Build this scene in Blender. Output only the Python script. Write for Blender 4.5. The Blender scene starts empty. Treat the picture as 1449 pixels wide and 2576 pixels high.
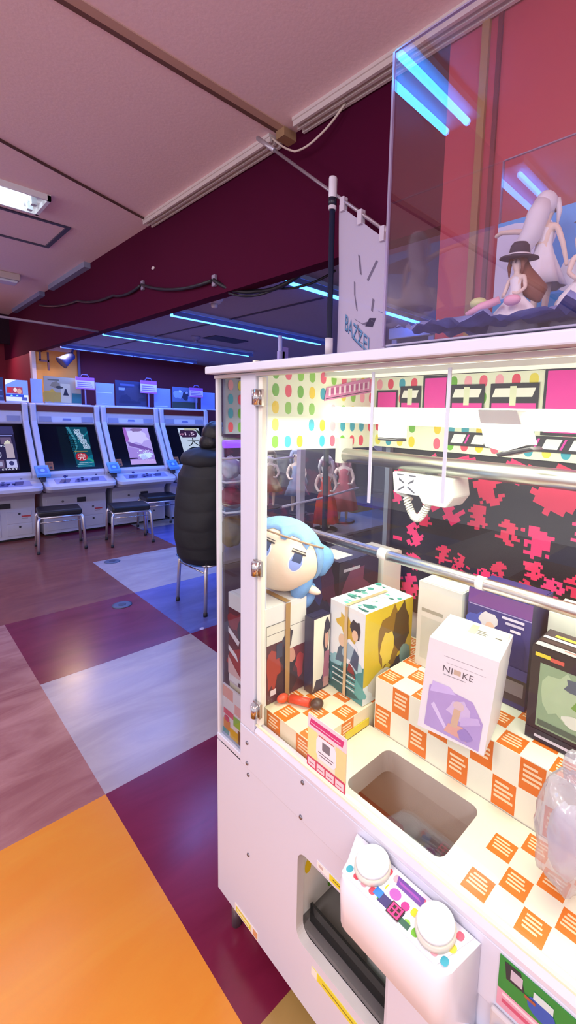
import bpy, bmesh, math, random
from mathutils import Vector, Matrix, noise as mnoise
SC = bpy.context.scene
C = SC.collection
R = math.radians
V = Vector
random.seed(7)

# ------------------------------------------------------------------ materials
def lin(h):
    h = h.lstrip('#')
    o = []
    for i in (0, 2, 4):
        c = int(h[i:i+2], 16) / 255
        o.append(c / 12.92 if c <= .04045 else ((c + .055) / 1.055) ** 2.4)
    return (*o, 1)
_mc = {}
def P(h, rough=.5, metal=0., var=.06, scale=18., bump=0., spec=.5, alpha=1.):
    """plain painted / plastic / metal surface with a slight procedural variation"""
    k = (h, rough, metal, var, scale, bump, spec, alpha)
    if k in _mc: return _mc[k]
    m = bpy.data.materials.new('surface ' + h); m.use_nodes = True
    nt = m.node_tree; b = nt.nodes['Principled BSDF']
    c = lin(h)
    b.inputs['Roughness'].default_value = rough
    b.inputs['Metallic'].default_value = metal
    b.inputs['Specular IOR Level'].default_value = spec
    if alpha < 1: b.inputs['Alpha'].default_value = alpha
    tc = nt.nodes.new('ShaderNodeTexCoord'); n = nt.nodes.new('ShaderNodeTexNoise')
    n.inputs['Scale'].default_value = scale; n.inputs['Detail'].default_value = 4
    nt.links.new(tc.outputs['Object'], n.inputs['Vector'])
    mx = nt.nodes.new('ShaderNodeMix'); mx.data_type = 'RGBA'
    mx.inputs['A'].default_value = tuple(x * (1 - var) for x in c[:3]) + (1,)
    mx.inputs['B'].default_value = tuple(min(1, x * (1 + var)) for x in c[:3]) + (1,)
    nt.links.new(n.outputs['Fac'], mx.inputs['Factor'])
    nt.links.new(mx.outputs['Result'], b.inputs['Base Color'])
    if bump:
        bp = nt.nodes.new('ShaderNodeBump'); bp.inputs['Strength'].default_value = bump; bp.inputs['Distance'].default_value = .01
        nt.links.new(n.outputs['Fac'], bp.inputs['Height']); nt.links.new(bp.outputs['Normal'], b.inputs['Normal'])
    _mc[k] = m
    return m
def E(h, s=1., rough=.4):
    k = ('E', h, s)
    if k in _mc: return _mc[k]
    m = bpy.data.materials.new('light ' + h); m.use_nodes = True
    b = m.node_tree.nodes['Principled BSDF']
    b.inputs['Base Color'].default_value = tuple(.25 * x for x in lin(h)[:3]) + (1,)
    b.inputs['Roughness'].default_value = rough
    b.inputs['Emission Color'].default_value = lin(h)
    b.inputs['Emission Strength'].default_value = s
    _mc[k] = m
    return m
def glass(name, f0=.04, tint='#ffffff', rough=0., haze=0.):
    """thin clear sheet: see-through with a reflection that grows at grazing angles"""
    k = ('G', name)
    if k in _mc: return _mc[k]
    m = bpy.data.materials.new(name); m.use_nodes = True
    nt = m.node_tree; nt.nodes.clear()
    out = nt.nodes.new('ShaderNodeOutputMaterial'); t = nt.nodes.new('ShaderNodeBsdfTransparent'); g = nt.nodes.new('ShaderNodeBsdfGlossy')
    t.inputs['Color'].default_value = lin(tint); g.inputs['Roughness'].default_value = rough
    lw = nt.nodes.new('ShaderNodeLayerWeight'); lw.inputs['Blend'].default_value = .5
    pw = nt.nodes.new('ShaderNodeMath'); pw.operation = 'POWER'; pw.inputs[1].default_value = 5
    ml = nt.nodes.new('ShaderNodeMath'); ml.operation = 'MULTIPLY_ADD'; ml.inputs[1].default_value = 1 - f0; ml.inputs[2].default_value = f0
    nt.links.new(lw.outputs['Facing'], pw.inputs[0]); nt.links.new(pw.outputs[0], ml.inputs[0])
    mx = nt.nodes.new('ShaderNodeMixShader')
    nt.links.new(ml.outputs[0], mx.inputs[0]); nt.links.new(t.outputs[0], mx.inputs[1]); nt.links.new(g.outputs[0], mx.inputs[2])
    last = mx
    if haze:
        d = nt.nodes.new('ShaderNodeBsdfDiffuse'); d.inputs['Color'].default_value = lin(tint)
        m2 = nt.nodes.new('ShaderNodeMixShader'); m2.inputs[0].default_value = haze
        nt.links.new(mx.outputs[0], m2.inputs[1]); nt.links.new(d.outputs[0], m2.inputs[2]); last = m2
    nt.links.new(last.outputs[0], out.inputs['Surface'])
    _mc[k] = m
    return m
def marble(h, h2, rough=.22, scale=1.6, ang=.5):
    """vinyl floor tile with drifting streaks"""
    k = ('T', h, h2)
    if k in _mc: return _mc[k]
    m = bpy.data.materials.new('vinyl ' + h); m.use_nodes = True
    nt = m.node_tree; b = nt.nodes['Principled BSDF']; b.inputs['Roughness'].default_value = rough
    tc = nt.nodes.new('ShaderNodeTexCoord'); mp = nt.nodes.new('ShaderNodeMapping')
    mp.inputs['Scale'].default_value = (1, 3.2, 1); mp.inputs['Rotation'].default_value = (0, 0, ang)
    n = nt.nodes.new('ShaderNodeTexNoise'); n.inputs['Scale'].default_value = scale; n.inputs['Detail'].default_value = 9; n.inputs['Roughness'].default_value = .62; n.inputs['Distortion'].default_value = 1.1
    rp = nt.nodes.new('ShaderNodeValToRGB'); rp.color_ramp.elements[0].position = .34; rp.color_ramp.elements[1].position = .68
    rp.color_ramp.elements[0].color = lin(h2); rp.color_ramp.elements[1].color = lin(h)
    nt.links.new(tc.outputs['Object'], mp.inputs['Vector']); nt.links.new(mp.outputs[0], n.inputs['Vector'])
    nt.links.new(n.outputs['Fac'], rp.inputs['Fac']); nt.links.new(rp.outputs['Color'], b.inputs['Base Color'])
    r2 = nt.nodes.new('ShaderNodeMapRange'); r2.inputs['To Min'].default_value = rough - .06; r2.inputs['To Max'].default_value = rough + .1
    nt.links.new(n.outputs['Fac'], r2.inputs['Value']); nt.links.new(r2.outputs[0], b.inputs['Roughness'])
    _mc[k] = m
    return m
CHROME = P('#c8c6c4', .18, 1., .04)
STEEL = P('#d3d0c8', .3, 1., .05)
WHITE = P('#d3d6e5', .32, 0, .015, 3)
CREAM = P('#eef0d4', .45, 0, .03, 6)

# ------------------------------------------------------------------ mesh builder
class MB:
    def __init__(s): s.v = []; s.f = []; s.m = []; s.mats = []; s.sm = []
    def mi(s, mat):
        if mat not in s.mats: s.mats.append(mat)
        return s.mats.index(mat)
    def add(s, vs, fs, mat, smooth=False):
        o = len(s.v); s.v += [V(p) for p in vs]; i = s.mi(mat)
        for f in fs: s.f.append([o + a for a in f]); s.m.append(i); s.sm.append(smooth)
        return s
    def box(s, x0, x1, y0, y1, z0, z1, mat):
        vs = [(x, y, z) for z in (z0, z1) for y in (y0, y1) for x in (x0, x1)]
        return s.add(vs, [(0, 2, 3, 1), (4, 5, 7, 6), (0, 1, 5, 4), (2, 6, 7, 3), (0, 4, 6, 2), (1, 3, 7, 5)], mat)
    def prism(s, pts, d, mat, smooth=False):
        """polygon of 3-D points swept along vector d"""
        pts = [V(p) for p in pts]; d = V(d); n = len(pts)
        nrm = V((0, 0, 0))
        for i in range(n): nrm += pts[i].cross(pts[(i + 1) % n])
        if nrm.dot(d) > 0: pts.reverse()
        vs = pts + [p + d for p in pts]
        fs = [tuple(range(n)), tuple(reversed(range(n, 2 * n)))] + [(i, i + n, (i + 1) % n + n, (i + 1) % n) for i in range(n)]
        o = len(s.f); s.add(vs, fs, mat)
        if smooth:
            for k in range(o + 2, len(s.f)): s.sm[k] = True
        return s
    def poly(s, pts, mat): return s.add(pts, [tuple(range(len(pts)))], mat)
    def tube(s, pts, r, mat, n=12, cap=True, closed=False):
        pts = [V(p) for p in pts]; k = len(pts)
        rs = r if isinstance(r, (list, tuple)) else [r] * k
        vs = []; up = None
        for i, p in enumerate(pts):
            a = pts[(i - 1) % k] if (i or closed) else p; b = pts[(i + 1) % k] if (i < k - 1 or closed) else p
            t = (b - a).normalized()
            if up is None: up = t.orthogonal().normalized()
            up = (up - t * up.dot(t)).normalized(); w = t.cross(up)
            for j in range(n):
                an = 2 * math.pi * j / n
                vs.append(p + (up * math.cos(an) + w * math.sin(an)) * rs[i])
        fs = []
        for i in range(k if closed else k - 1):
            i2 = (i + 1) % k
            for j in range(n): fs.append((i * n + j, i * n + (j + 1) % n, i2 * n + (j + 1) % n, i2 * n + j))
        s.add(vs, fs, mat, True)
        if cap and not closed:
            o = len(s.v) - k * n; i = s.mi(mat)
            s.f += [[o + j for j in reversed(range(n))], [o + (k - 1) * n + j for j in range(n)]]; s.m += [i, i]; s.sm += [False, False]
        return s
    def cyl(s, p0, p1, r, mat, n=20, r1=None): return s.tube([p0, p1], [r, r if r1 is None else r1], mat, n)
    def lathe(s, prof, c, mat, n=24, axis=(0, 0, 1)):
        """profile of (radius, height) about an axis through c"""
        ax = V(axis).normalized(); u = ax.orthogonal().normalized(); w = ax.cross(u); c = V(c); k = len(prof)
        vs = [c + ax * h + (u * math.cos(2 * math.pi * j / n) + w * math.sin(2 * math.pi * j / n)) * r for r, h in prof for j in range(n)]
        fs = [(i * n + j, i * n + (j + 1) % n, (i + 1) * n + (j + 1) % n, (i + 1) * n + j) for i in range(k - 1) for j in range(n)]
        s.add(vs, fs, mat, True); o = len(s.v) - k * n; i = s.mi(mat)
        s.f += [[o + j for j in reversed(range(n))], [o + (k - 1) * n + j for j in range(n)]]; s.m += [i, i]; s.sm += [False, False]
        return s
    def ell(s, c, r, mat, rot=None, n=20, k=12, fn=None):
        c = V(c); vs = []; fs = []
        for i in range(k + 1):
            th = math.pi * i / k
            for j in range(n):
                ph = 2 * math.pi * j / n
                d = V((math.sin(th) * math.cos(ph), math.sin(th) * math.sin(ph), math.cos(th)))
                q = V((d.x * r[0], d.y * r[1], d.z * r[2]))
                if fn: q = q * fn(d)
                vs.append(c + (rot @ q if rot else q))
        for i in range(k):
            for j in range(n): fs.append((i * n + j, (i + 1) * n + j, (i + 1) * n + (j + 1) % n, i * n + (j + 1) % n))
        return s.add(vs, fs, mat, True)
    def xf(s, M, start=0):
        for i in range(start, len(s.v)): s.v[i] = M @ s.v[i]
        return s
    def build(s, name, parent=None, bevel=0., local=False, seg=2):
        me = bpy.data.meshes.new(name)
        off = V((0, 0, 0))
        if parent is not None and not local:
            p = parent
            while p is not None: off += p.location; p = p.parent
        me.from_pydata([tuple(v - off) for v in s.v], [], s.f)
        for m in s.mats: me.materials.append(m)
        me.polygons.foreach_set('material_index', s.m); me.polygons.foreach_set('use_smooth', s.sm)
        me.validate(); me.update()
        o = bpy.data.objects.new(name, me); C.objects.link(o)
        if parent is not None: o.parent = parent
        if bevel:
            b = o.modifiers.new('edge', 'BEVEL'); b.width = bevel; b.segments = seg; b.limit_method = 'ANGLE'; b.angle_limit = R(40)
        return o
def tag(o, label=None, cat=None, group=None, kind=None):
    if label: o['label'] = label
    if cat: o['category'] = cat
    if group: o['group'] = group
    if kind: o['kind'] = kind
    return o
def thing(name, label, cat, loc, group=None, rz=0.):
    o = bpy.data.objects.new(name, None); C.objects.link(o); o.location = loc; o.rotation_euler = (0, 0, rz)
    o.empty_display_size = .05
    return tag(o, label, cat, group)
def struct(o): o['kind'] = 'structure'; return o
def copy_tree(o, parent=None):
    c = o.copy(); C.objects.link(c); c.parent = parent
    for ch in list(o.children): copy_tree(ch, c)
    return c

# ------------------------------------------------------------------ printed art (flat ink shapes on a printed face)
_tx = {}
def text_polys(body):
    if body in _tx: return _tx[body]
    cu = bpy.data.curves.new('t', 'FONT'); cu.body = body; cu.size = 1; cu.resolution_u = 3
    o = bpy.data.objects.new('t', cu); C.objects.link(o)
    dg = bpy.context.evaluated_depsgraph_get(); me = bpy.data.meshes.new_from_object(o.evaluated_get(dg))
    vs = [(v.co.x, v.co.y) for v in me.vertices]; fs = [tuple(p.vertices) for p in me.polygons]
    bpy.data.objects.remove(o); bpy.data.curves.remove(cu); bpy.data.meshes.remove(me)
    _tx[body] = (vs, fs)
    return _tx[body]
def rect(x0, y0, x1, y1, c): return ('p', [(x0, y0), (x1, y0), (x1, y1), (x0, y1)], c)
def para(x0, y0, x1, y1, sk, c): return ('p', [(x0, y0), (x1, y0), (x1 + sk, y1), (x0 + sk, y1)], c)
def oval(cx, cy, rx, ry, c, n=18): return ('p', [(cx + rx * math.cos(2 * math.pi * i / n), cy + ry * math.sin(2 * math.pi * i / n)) for i in range(n)], c)
def pol(pts, c): return ('p', pts, c)
def txt(body, x0, y0, x1, y1, c): return ('t', body, (x0, y0, x1, y1), c)
def art(mb, O, U, W, shapes, mat=None, step=.00012):
    O = V(O); U = V(U); W = V(W); N = U.cross(W).normalized(); mat = mat or (lambda h: P(h, .45, 0, .05, 40))
    for k, sh in enumerate(shapes):
        o = O + N * step * (k + 1)
        if sh[0] == 'p':
            mb.poly([o + U * a + W * b for a, b in sh[1]], mat(sh[2]))
        else:
            vs, fs = text_polys(sh[1])
            if not vs: continue
            xa = min(v[0] for v in vs); xb = max(v[0] for v in vs); ya = min(v[1] for v in vs); yb = max(v[1] for v in vs)
            x0, y0, x1, y1 = sh[2]
            mb.add([o + U * (x0 + (x - xa) / max(1e-6, xb - xa) * (x1 - x0)) + W * (y0 + (y - ya) / max(1e-6, yb - ya) * (y1 - y0)) for x, y in vs], fs, mat(sh[3]))
def lines(x0, x1, y0, y1, n, c, rnd=None, fill=.5):
    out = []; h = (y1 - y0) / n; rnd = rnd or random
    for i in range(n):
        out.append(rect(x0, y1 - (i + fill) * h, x1 - rnd.random() * .25 * (x1 - x0), y1 - i * h, c))
    return out
def blotch(cx, cy, rx, ry, c, seed, n=14, j=.3):
    r = random.Random(seed)
    return pol([(cx + rx * (1 - j + 2 * j * r.random()) * math.cos(2 * math.pi * i / n), cy + ry * (1 - j + 2 * j * r.random()) * math.sin(2 * math.pi * i / n)) for i in range(n)], c)
def fig_art(cx, by, h, w, hair, top, low, skin='#e2b89a'):
    """a plain standing figure in ink: long hair, face, coat, legs"""
    return [blotch(cx, by + h * .74, w * .62, h * .25, hair, cx + h, 16, .12), pol([(cx - w * .3, by), (cx + w * .3, by), (cx + w * .24, by + h * .4), (cx - w * .24, by + h * .4)], low),
            pol([(cx - w * .52, by + h * .3), (cx + w * .5, by + h * .28), (cx + w * .34, by + h * .68), (cx - w * .32, by + h * .68)], top),
            pol([(cx - w * .09, by + h * .5), (cx + w * .09, by + h * .5), (cx + w * .1, by + h * .74), (cx - w * .1, by + h * .74)], skin),
            oval(cx, by + h * .82, w * .26, h * .11, skin), blotch(cx, by + h * .92, w * .34, h * .08, hair, cx * 3 + 1, 12, .15)]

# ------------------------------------------------------------------ skinned bodies
def skin(name, joints, edges, mat, parent, root=0, sub=2, fn=None, local=True):
    me = bpy.data.meshes.new(name); me.from_pydata([j[0] for j in joints], edges, [])
    o = bpy.data.objects.new(name, me); C.objects.link(o)
    o.modifiers.new('s', 'SKIN').use_smooth_shade = True
    for i, j in enumerate(joints):
        d = o.data.skin_vertices[0].data[i]; r = j[1]; d.radius = r if isinstance(r, tuple) else (r, r); d.use_root = (i == root)
    sb = o.modifiers.new('u', 'SUBSURF'); sb.levels = sb.render_levels = sub
    dg = bpy.context.evaluated_depsgraph_get(); m2 = bpy.data.meshes.new_from_object(o.evaluated_get(dg))
    bpy.data.objects.remove(o); bpy.data.meshes.remove(me)
    if fn:
        for v in m2.vertices: v.co = fn(v.co)
    m2.materials.clear(); m2.materials.append(mat)
    for p in m2.polygons: p.use_smooth = True; p.material_index = 0
    m2.name = name
    ob = bpy.data.objects.new(name, m2); C.objects.link(ob); ob.parent = parent
    return ob

# ------------------------------------------------------------------ camera
def camera():
    yaw, pitch, roll, f, cx, cy = R(42.48), R(-7.34), R(2.02), 1126., 911., 1199.
    fw = V((math.cos(yaw) * math.cos(pitch), math.sin(yaw) * math.cos(pitch), math.sin(pitch)))
    r = V((math.sin(yaw), -math.cos(yaw), 0)); u = r.cross(fw)
    r2 = r * math.cos(roll) + u * math.sin(roll); u2 = -r * math.sin(roll) + u * math.cos(roll)
    cd = bpy.data.cameras.new('camera'); cd.sensor_fit = 'VERTICAL'; cd.sensor_height = 36; cd.sensor_width = 36
    cd.lens = f / 2576 * 36; cd.shift_x = -(cx - 724.5) / 2576; cd.shift_y = (cy - 1288) / 2576
    cd.clip_start = .02; cd.clip_end = 60
    o = bpy.data.objects.new('camera', cd); C.objects.link(o)
    M = Matrix((r2, u2, -fw)).transposed().to_4x4(); M.translation = V((0, 0, 1.6)); o.matrix_world = M
    SC.camera = o
camera()
EXPO = 0.0
# ================================================================== THE ROOM
# ---- floor of coloured vinyl squares
xs = [-4.913 + .913 * i - .0 for i in range(14)]; xs = [.55 + .913 * i for i in range(-6, 9)]
ys = [.83 + 1.07 * i for i in range(-5, 0)] + [.83, 1.9, 2.985, 4.03, 5.15, 6.25, 7.32, 8.4, 9.5]
TL = dict(o=marble('#e0952f', '#dd8a2c'), m=marble('#7c1f3c', '#6c1834'), r=marble('#b5857f', '#94605f'), l=marble('#bdb4b6', '#a99fa6'), b=marble('#6a70bc', '#5c60a6'), w=marble('#8d5249', '#7a433f'), t=marble('#b18f52', '#a5834a'))
known = {(0, 0): 'o', (0, -1): 'o', (0, -2): 'o', (1, -1): 't', (1, 0): 'm', (0, 1): 'r', (0, 2): 'r', (1, 1): 'l', (1, 2): 'm', (0, 3): 'w', (1, 3): 'w', (2, 3): 'l', (2, 2): 'b', (2, 1): 'm', (2, 4): 'w', (0, 4): 'w', (1, 4): 'w', (3, 4): 'b', (3, 3): 'w', (3, 2): 'l', (2, 5): 'm', (1, 5): 'w', (0, 5): 'm', (3, 5): 'l', (-1, 0): 'r', (-1, -1): 'm', (2, 0): 'l'}
rr = random.Random(3)
f = MB()
for i in range(len(xs) - 1):
    for j in range(len(ys) - 1):
        k = (i - 5, j - 5)
        c = known.get(k) or rr.choice('omrlbwt')
        f.poly([(xs[i], ys[j], 0), (xs[i + 1], ys[j], 0), (xs[i + 1], ys[j + 1], 0), (xs[i], ys[j + 1], 0)], TL[c])
fl = f.build('floor'); struct(fl)
X0, X1, Y0, Y1 = xs[0], xs[-1], ys[0], 9.4

# ---- ceilings, step face, pillar, walls
PLAST = P('#f8dad8', .85, 0, .07, 60, .08)
LOWC = P('#a598a8', .8, 0, .06, 40, .1)
SOFF = P('#4a0229', .9, 0, .05, 6, 0, .15)
REDP = P('#b63a4c', .6, 0, .06, 3)
struct(MB().box(X0, 1.526, Y0, Y1, 3.0, 3.06, PLAST).build('ceiling'))
struct(MB().box(1.6, X1, Y0, 7.42, 2.42, 2.48, LOWC).build('ceiling_low'))
struct(MB().box(1.526, 1.6, 1.035, Y1, 2.345, 3.06, SOFF).build('wall_soffit'))
w = MB().box(1.526, 1.74, Y0, 1.035, 0, 3.06, REDP)
struct(w.build('wall_pillar'))
struct(MB().box(1.512, 1.526, .872, .9, 0, 3.0, P('#a07848', .5)).build('trim_1'))
struct(MB().box(1.516, 1.526, .826, .842, 0, 3.0, P('#6a1428', .5)).build('trim_2'))
struct(MB().box(X0, 1.526, 8.9, 9.02, 2.56, 3.0, P('#2a0620', .9)).build('wall_beam'))
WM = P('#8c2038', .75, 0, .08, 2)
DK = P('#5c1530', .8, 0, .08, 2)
struct(MB().box(X0, 1.6, Y1, Y1 + .06, 0, 3.06, WM).build('wall_far'))
struct(MB().box(1.53, 1.6, 7.5, Y1, 0, 2.345, WM).build('wall_end'))
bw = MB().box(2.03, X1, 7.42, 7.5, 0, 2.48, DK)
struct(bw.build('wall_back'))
struct(MB().box(1.53, 2.03, 7.42, 7.5, 0, 2.48, P('#e5a14c', .7, 0, .05, 3)).build('wall_orange'))
struct(MB().box(2.02, 2.05, 7.385, 7.42, 0, 2.42, P('#5a4a70', .5)).build('trim_3'))
struct(MB().box(1.485, 1.53, 7.40, 7.5, 0, 2.345, P('#d8cdd0', .5)).build('trim_4'))
struct(MB().box(1.53, 1.95, 7.38, 7.42, 2.375, 2.42, P('#d8c0b0', .5)).build('trim_5'))
struct(MB().box(X1, X1 + .06, Y0, 7.5, 0, 2.48, P('#4a1a40', .7)).build('wall_right'))
# ceiling seam, double white rails along the step, access hatch
struct(MB().box(X0, 1.526, 1.972, 1.998, 2.994, 3.0, P('#6e4c40', .7)).box(X0, 1.526, 1.925, 1.972, 2.995, 3.0, P('#c4a08a', .7)).box(1.45, 1.525, 1.92, 1.985, 2.955, 2.994, P('#a88460', .6)).build('trim_6'))
def rail(y0, y1, n, mat):
    m = MB()
    m.box(1.44, 1.526, y0, y1, 2.985, 3.0, mat)
    for x in (1.446, 1.474, 1.505): m.box(x, x + .012, y0, y1, 2.962, 2.985, mat)
    struct(m.build(n))
RM = P('#d9cdc8', .4)
rail(-1.2, 1.85, 'trim_7', RM); rail(2.03, 3.6, 'trim_8', RM)
MB_ = MB().box(1.47, 1.526, 5.05, 6.35, 2.95, 3.0, P('#8d93b0', .45)); struct(MB_.build('trim_9'))
MB_ = MB().box(1.47, 1.526, 6.75, 8.3, 2.95, 3.0, P('#8088b0', .45)); struct(MB_.build('trim_10'))
h = MB(); hm = P('#45415a', .5)
h.box(.3, 1.15, 4.215, 4.245, 2.99, 3.0, hm).box(.3, 1.15, 4.86, 4.89, 2.99, 3.0, hm).box(1.12, 1.15, 4.245, 4.86, 2.99, 3.0, hm).box(.3, .33, 4.245, 4.86, 2.99, 3.0, hm)
struct(h.build('trim_11'))

# ---- lamps
TUBE_W = E('#eaf6ff', 14)
def ceiling_lamp(x0, x1, y0, y1, label, lit=True):
    t = thing('ceiling_light', label, 'ceiling light', ((x0 + x1) / 2, (y0 + y1) / 2, 3.0))
    fr = MB(); wm = P('#e8ebee', .35); z = 2.975
    fr.box(x0, x1, y0, y1, z + .02, 3.0, wm)
    for a, b, c, d in ((x0, x1, y0, y0 + .02), (x0, x1, y1 - .02, y1), (x0, x0 + .02, y0, y1), (x1 - .02, x1, y0, y1)): fr.box(a, b, c, d, z - .012, z + .02, wm)
    fr.build('frame', t)
    for k in (.33, .66):
        y = y0 + (y1 - y0) * k
        MB().cyl((x0 + .09, y, z - .01), (x1 - .11, y, z - .01), .016, TUBE_W, 12).build('tube', t)
        for x in (x0 + .05, x1 - .09): MB().box(x, x + .03, y - .02, y + .02, z - .03, z + .02, P('#c8d4dc', .4)).build('socket', t)
    return t
ceiling_lamp(-.4, .905, 3.72, 4.07, 'lit twin tube fluorescent lamp in a white tray on the pink ceiling', True)
t = thing('ceiling_lamp', 'unlit white box lamp on the pink ceiling near the far beam', 'ceiling light', (.7, 6.2, 3.0))
MB().box(.2, 1.17, 6.1, 6.32, 2.93, 3.0, P('#c9b8b4', .5)).build('housing', t, .01)
MB().box(.22, 1.15, 6.12, 6.30, 2.905, 2.93, P('#dde0ee', .35)).build('diffuser', t, .01)
BLUE = E('#2a74ff', 17); DEEP = E('#2b48ff', 10); BLUE2 = E('#1c58f0', 1.6)
def blue_lamp(x0, x1, y, label, mat=None):
    t = thing('blue_tube_lamp', label, 'lamp', ((x0 + x1) / 2, y, 2.42), 'blue tube lamps under the low ceiling')
    MB().box(x0, x1, y - .045, y + .045, 2.395, 2.4205, P('#9fb4e8', .4)).build('housing', t)
    g = MB(); g.prism([(x0 + .02, y - .045, 2.394), (x0 + .02, y - .075, 2.355), (x0 + .02, y - .068, 2.352), (x0 + .02, y - .036, 2.392)], (x1 - x0 - .04, 0, 0), P('#7f9cf0', .3)); g.build('reflector', t)
    n = 2
    for k in range(n):
        a = x0 + .03 + (x1 - x0 - .06) * k / n; b = x0 + .03 + (x1 - x0 - .06) * (k + 1) / n - .02
        MB().cyl((a, y, 2.368), (b, y, 2.368), .014, mat or BLUE, 10).build('tube', t)
    return t
blue_lamp(1.64, 3.8, 2.17, 'blue tube lamp nearest the banner, passing behind it')
blue_lamp(1.63, 3.3, 3.64, 'long blue tube lamp second from the banner under the low ceiling')
blue_lamp(1.62, 3.42, 5.17, 'long blue tube lamp third from the banner under the low ceiling')
blue_lamp(1.63, 3.45, 6.73, 'deep blue tube lamp nearest the dark back wall', DEEP)
t = thing('twin_tube_lamp', 'pale blue twin tube lamp on the ceiling above the camera, mirrored in the acrylic case', 'lamp', (.06, 1.23, 3.0))
MB().box(-.25, .38, 1.14, 1.34, 2.97, 3.0, P('#dfe4f5', .4)).build('housing', t)
for y in (1.18, 1.29): MB().cyl((-.2, y, 2.94), (.33, y, 2.94), .016, E('#3f9dff', 26), 10).build('tube', t)
def area(loc, sx, sy, power, col, rot=(0, 0, 0), name='room_fill_light'):
    l = bpy.data.lights.new(name, 'AREA'); l.shape = 'RECTANGLE'; l.size = sx; l.size_y = sy; l.energy = power; l.color = col
    o = bpy.data.objects.new(name, l); C.objects.link(o); o.location = loc; o.rotation_euler = rot
    return o
# the other fluorescent panels of the hall, outside the frame
area((-1.6, .6, 2.93), 1.3, .4, 46, (1, .93, .94)); area((-1.4, -1.6, 2.93), 1.3, .4, 40, (1, .93, .94))
area((.1, 2.6, 2.93), 1.0, .3, 8, (1, .93, .94))
def fill_point(loc, power, col, r=.25):
    l = bpy.data.lights.new('fill_light', 'POINT'); l.energy = power; l.color = col; l.shadow_soft_size = r
    o = bpy.data.objects.new('fill_light', l); C.objects.link(o); o.location = loc
fill_point((-1.7, .4, 2.5), 38, (1, .95, .98)); fill_point((-2.2, 3.9, 2.5), 38, (1, .92, .98)); fill_point((-.4, -1.5, 2.5), 34, (1, .95, .98))  # unseen point lights added to brighten the pink ceiling
# blue area lights added to strengthen the tubes' glow, some behind the crane machine
for y in (3.64, 5.17, 6.73): area((4.6, y, 2.36), 1.8, .06, 22, (.12, .3, 1)); area((2.5, y, 2.34), 1.7, .03, 26, (.14, .3, 1))
area((-.6, 5.8, 2.9), 1.2, .1, 34, (.2, .3, 1))  # unseen blue fill added out of view on the left

# ---- small things on the ceiling and the step face
def wire(name, pts, r, mat, label, cat='cable', sag=None):
    out = []
    for a, b in zip(pts, pts[1:]):
        a = V(a); b = V(b)
        for i in range(8):
            s = i / 8; p = a.lerp(b, s); p.z -= (sag or 0) * 4 * s * (1 - s); out.append(p)
    out.append(V(pts[-1]))
    return tag(MB().tube(out, r, mat, 8).build(name), label, cat)
BK = P('#17121c', .5)
wire('cable', [(1.505, 6.9, 2.86), (1.507, 5.43, 2.70), (1.507, 4.43, 2.60), (1.507, 3.82, 2.585)], .011, BK, 'dark cable bundle drooping along the far part of the maroon step face', sag=.03)
wire('cable', [(1.507, 3.80, 2.585), (1.507, 2.72, 2.43)], .011, BK, 'dark cable sagging across the middle of the maroon step face', sag=.045)
wire('cable', [(1.507, 2.70, 2.43), (1.60, 2.36, 2.33), (1.62, 1.95, 2.38)], .013, BK, 'thick black cable sagging under the step edge by the nearest blue lamp', sag=.03)
wire('cable', [(1.53, 2.56, 2.335), (1.62, 2.2, 2.325), (1.75, 1.85, 2.39)], .007, BK, 'thin black wire hanging just below the thick black cable', sag=.03)
for y, z, l in ((3.81, 2.585, 'small pale clip holding the cable, farther one on the step face'), (2.71, 2.43, 'small pale clip holding the cable, nearer one on the step face')):
    tag(MB().box(1.508, 1.526, y - .02, y + .02, z - .035, z + .035, P('#8d7f96', .5)).build('cable_clip', None, .003), l, 'clip')
tag(MB().ell((1.521, 3.62, 2.68), (.008, .025, .012), P('#d9ccd0', .4)).build('hook', None), 'tiny pale hook on the maroon step face above the cable', 'hook')
wire('cable', [(.4, 3.12, 2.993), (.56, 3.19, 2.993), (1.515, 3.60, 2.993)], .008, P('#5c3f3c', .6), 'thin brown cable running slantwise across the pink ceiling')
wire('cable', [(1.42, 1.98, 2.95), (1.46, 1.85, 2.86), (1.47, 1.7, 2.87), (1.50, 1.55, 2.97)], .005, P('#d9c8b8', .5), 'short cream wire looping below the white ceiling rail', sag=.01)
wire('hanging_rod', [(-1.5, 4.9, 2.345), (1.524, 4.9, 2.345)], .011, P('#8e7d90', .4), 'thin grey rod spanning below the ceiling in front of the far beam', 'rod')
def puck(x, y, r, h, mat, label, name='smoke_detector', cat='smoke detector'):
    t = thing(name, label, cat, (x, y, 2.42))
    MB().lathe([(r, 0), (r, -h * .4), (r * .6, -h)], (x, y, 2.42), mat, 20).build('base', t)
    MB().lathe([(r * .4, -h), (r * .35, -h * 1.5), (r * .1, -h * 1.6)], (x, y, 2.42), mat, 16).build('sensor', t)
puck(1.69, 3.02, .06, .05, P('#c8bfc8', .5), 'round pale smoke detector on the low ceiling beyond the step')
puck(2.42, 4.72, .05, .04, P('#8d86a8', .5), 'small round detector on the low ceiling between two blue lamps')
tag(MB().box(2.5, 2.9, 4.45, 4.72, 2.41, 2.42, P('#3a3550', .6)).build('ceiling_vent'), 'dark square vent on the low ceiling above the arcade', 'vent')
sm = MB().box(2.15, 2.17, 2.4, 7.4, 2.414, 2.42, P('#4a4058', .7)); struct(sm.build('trim_12'))
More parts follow.
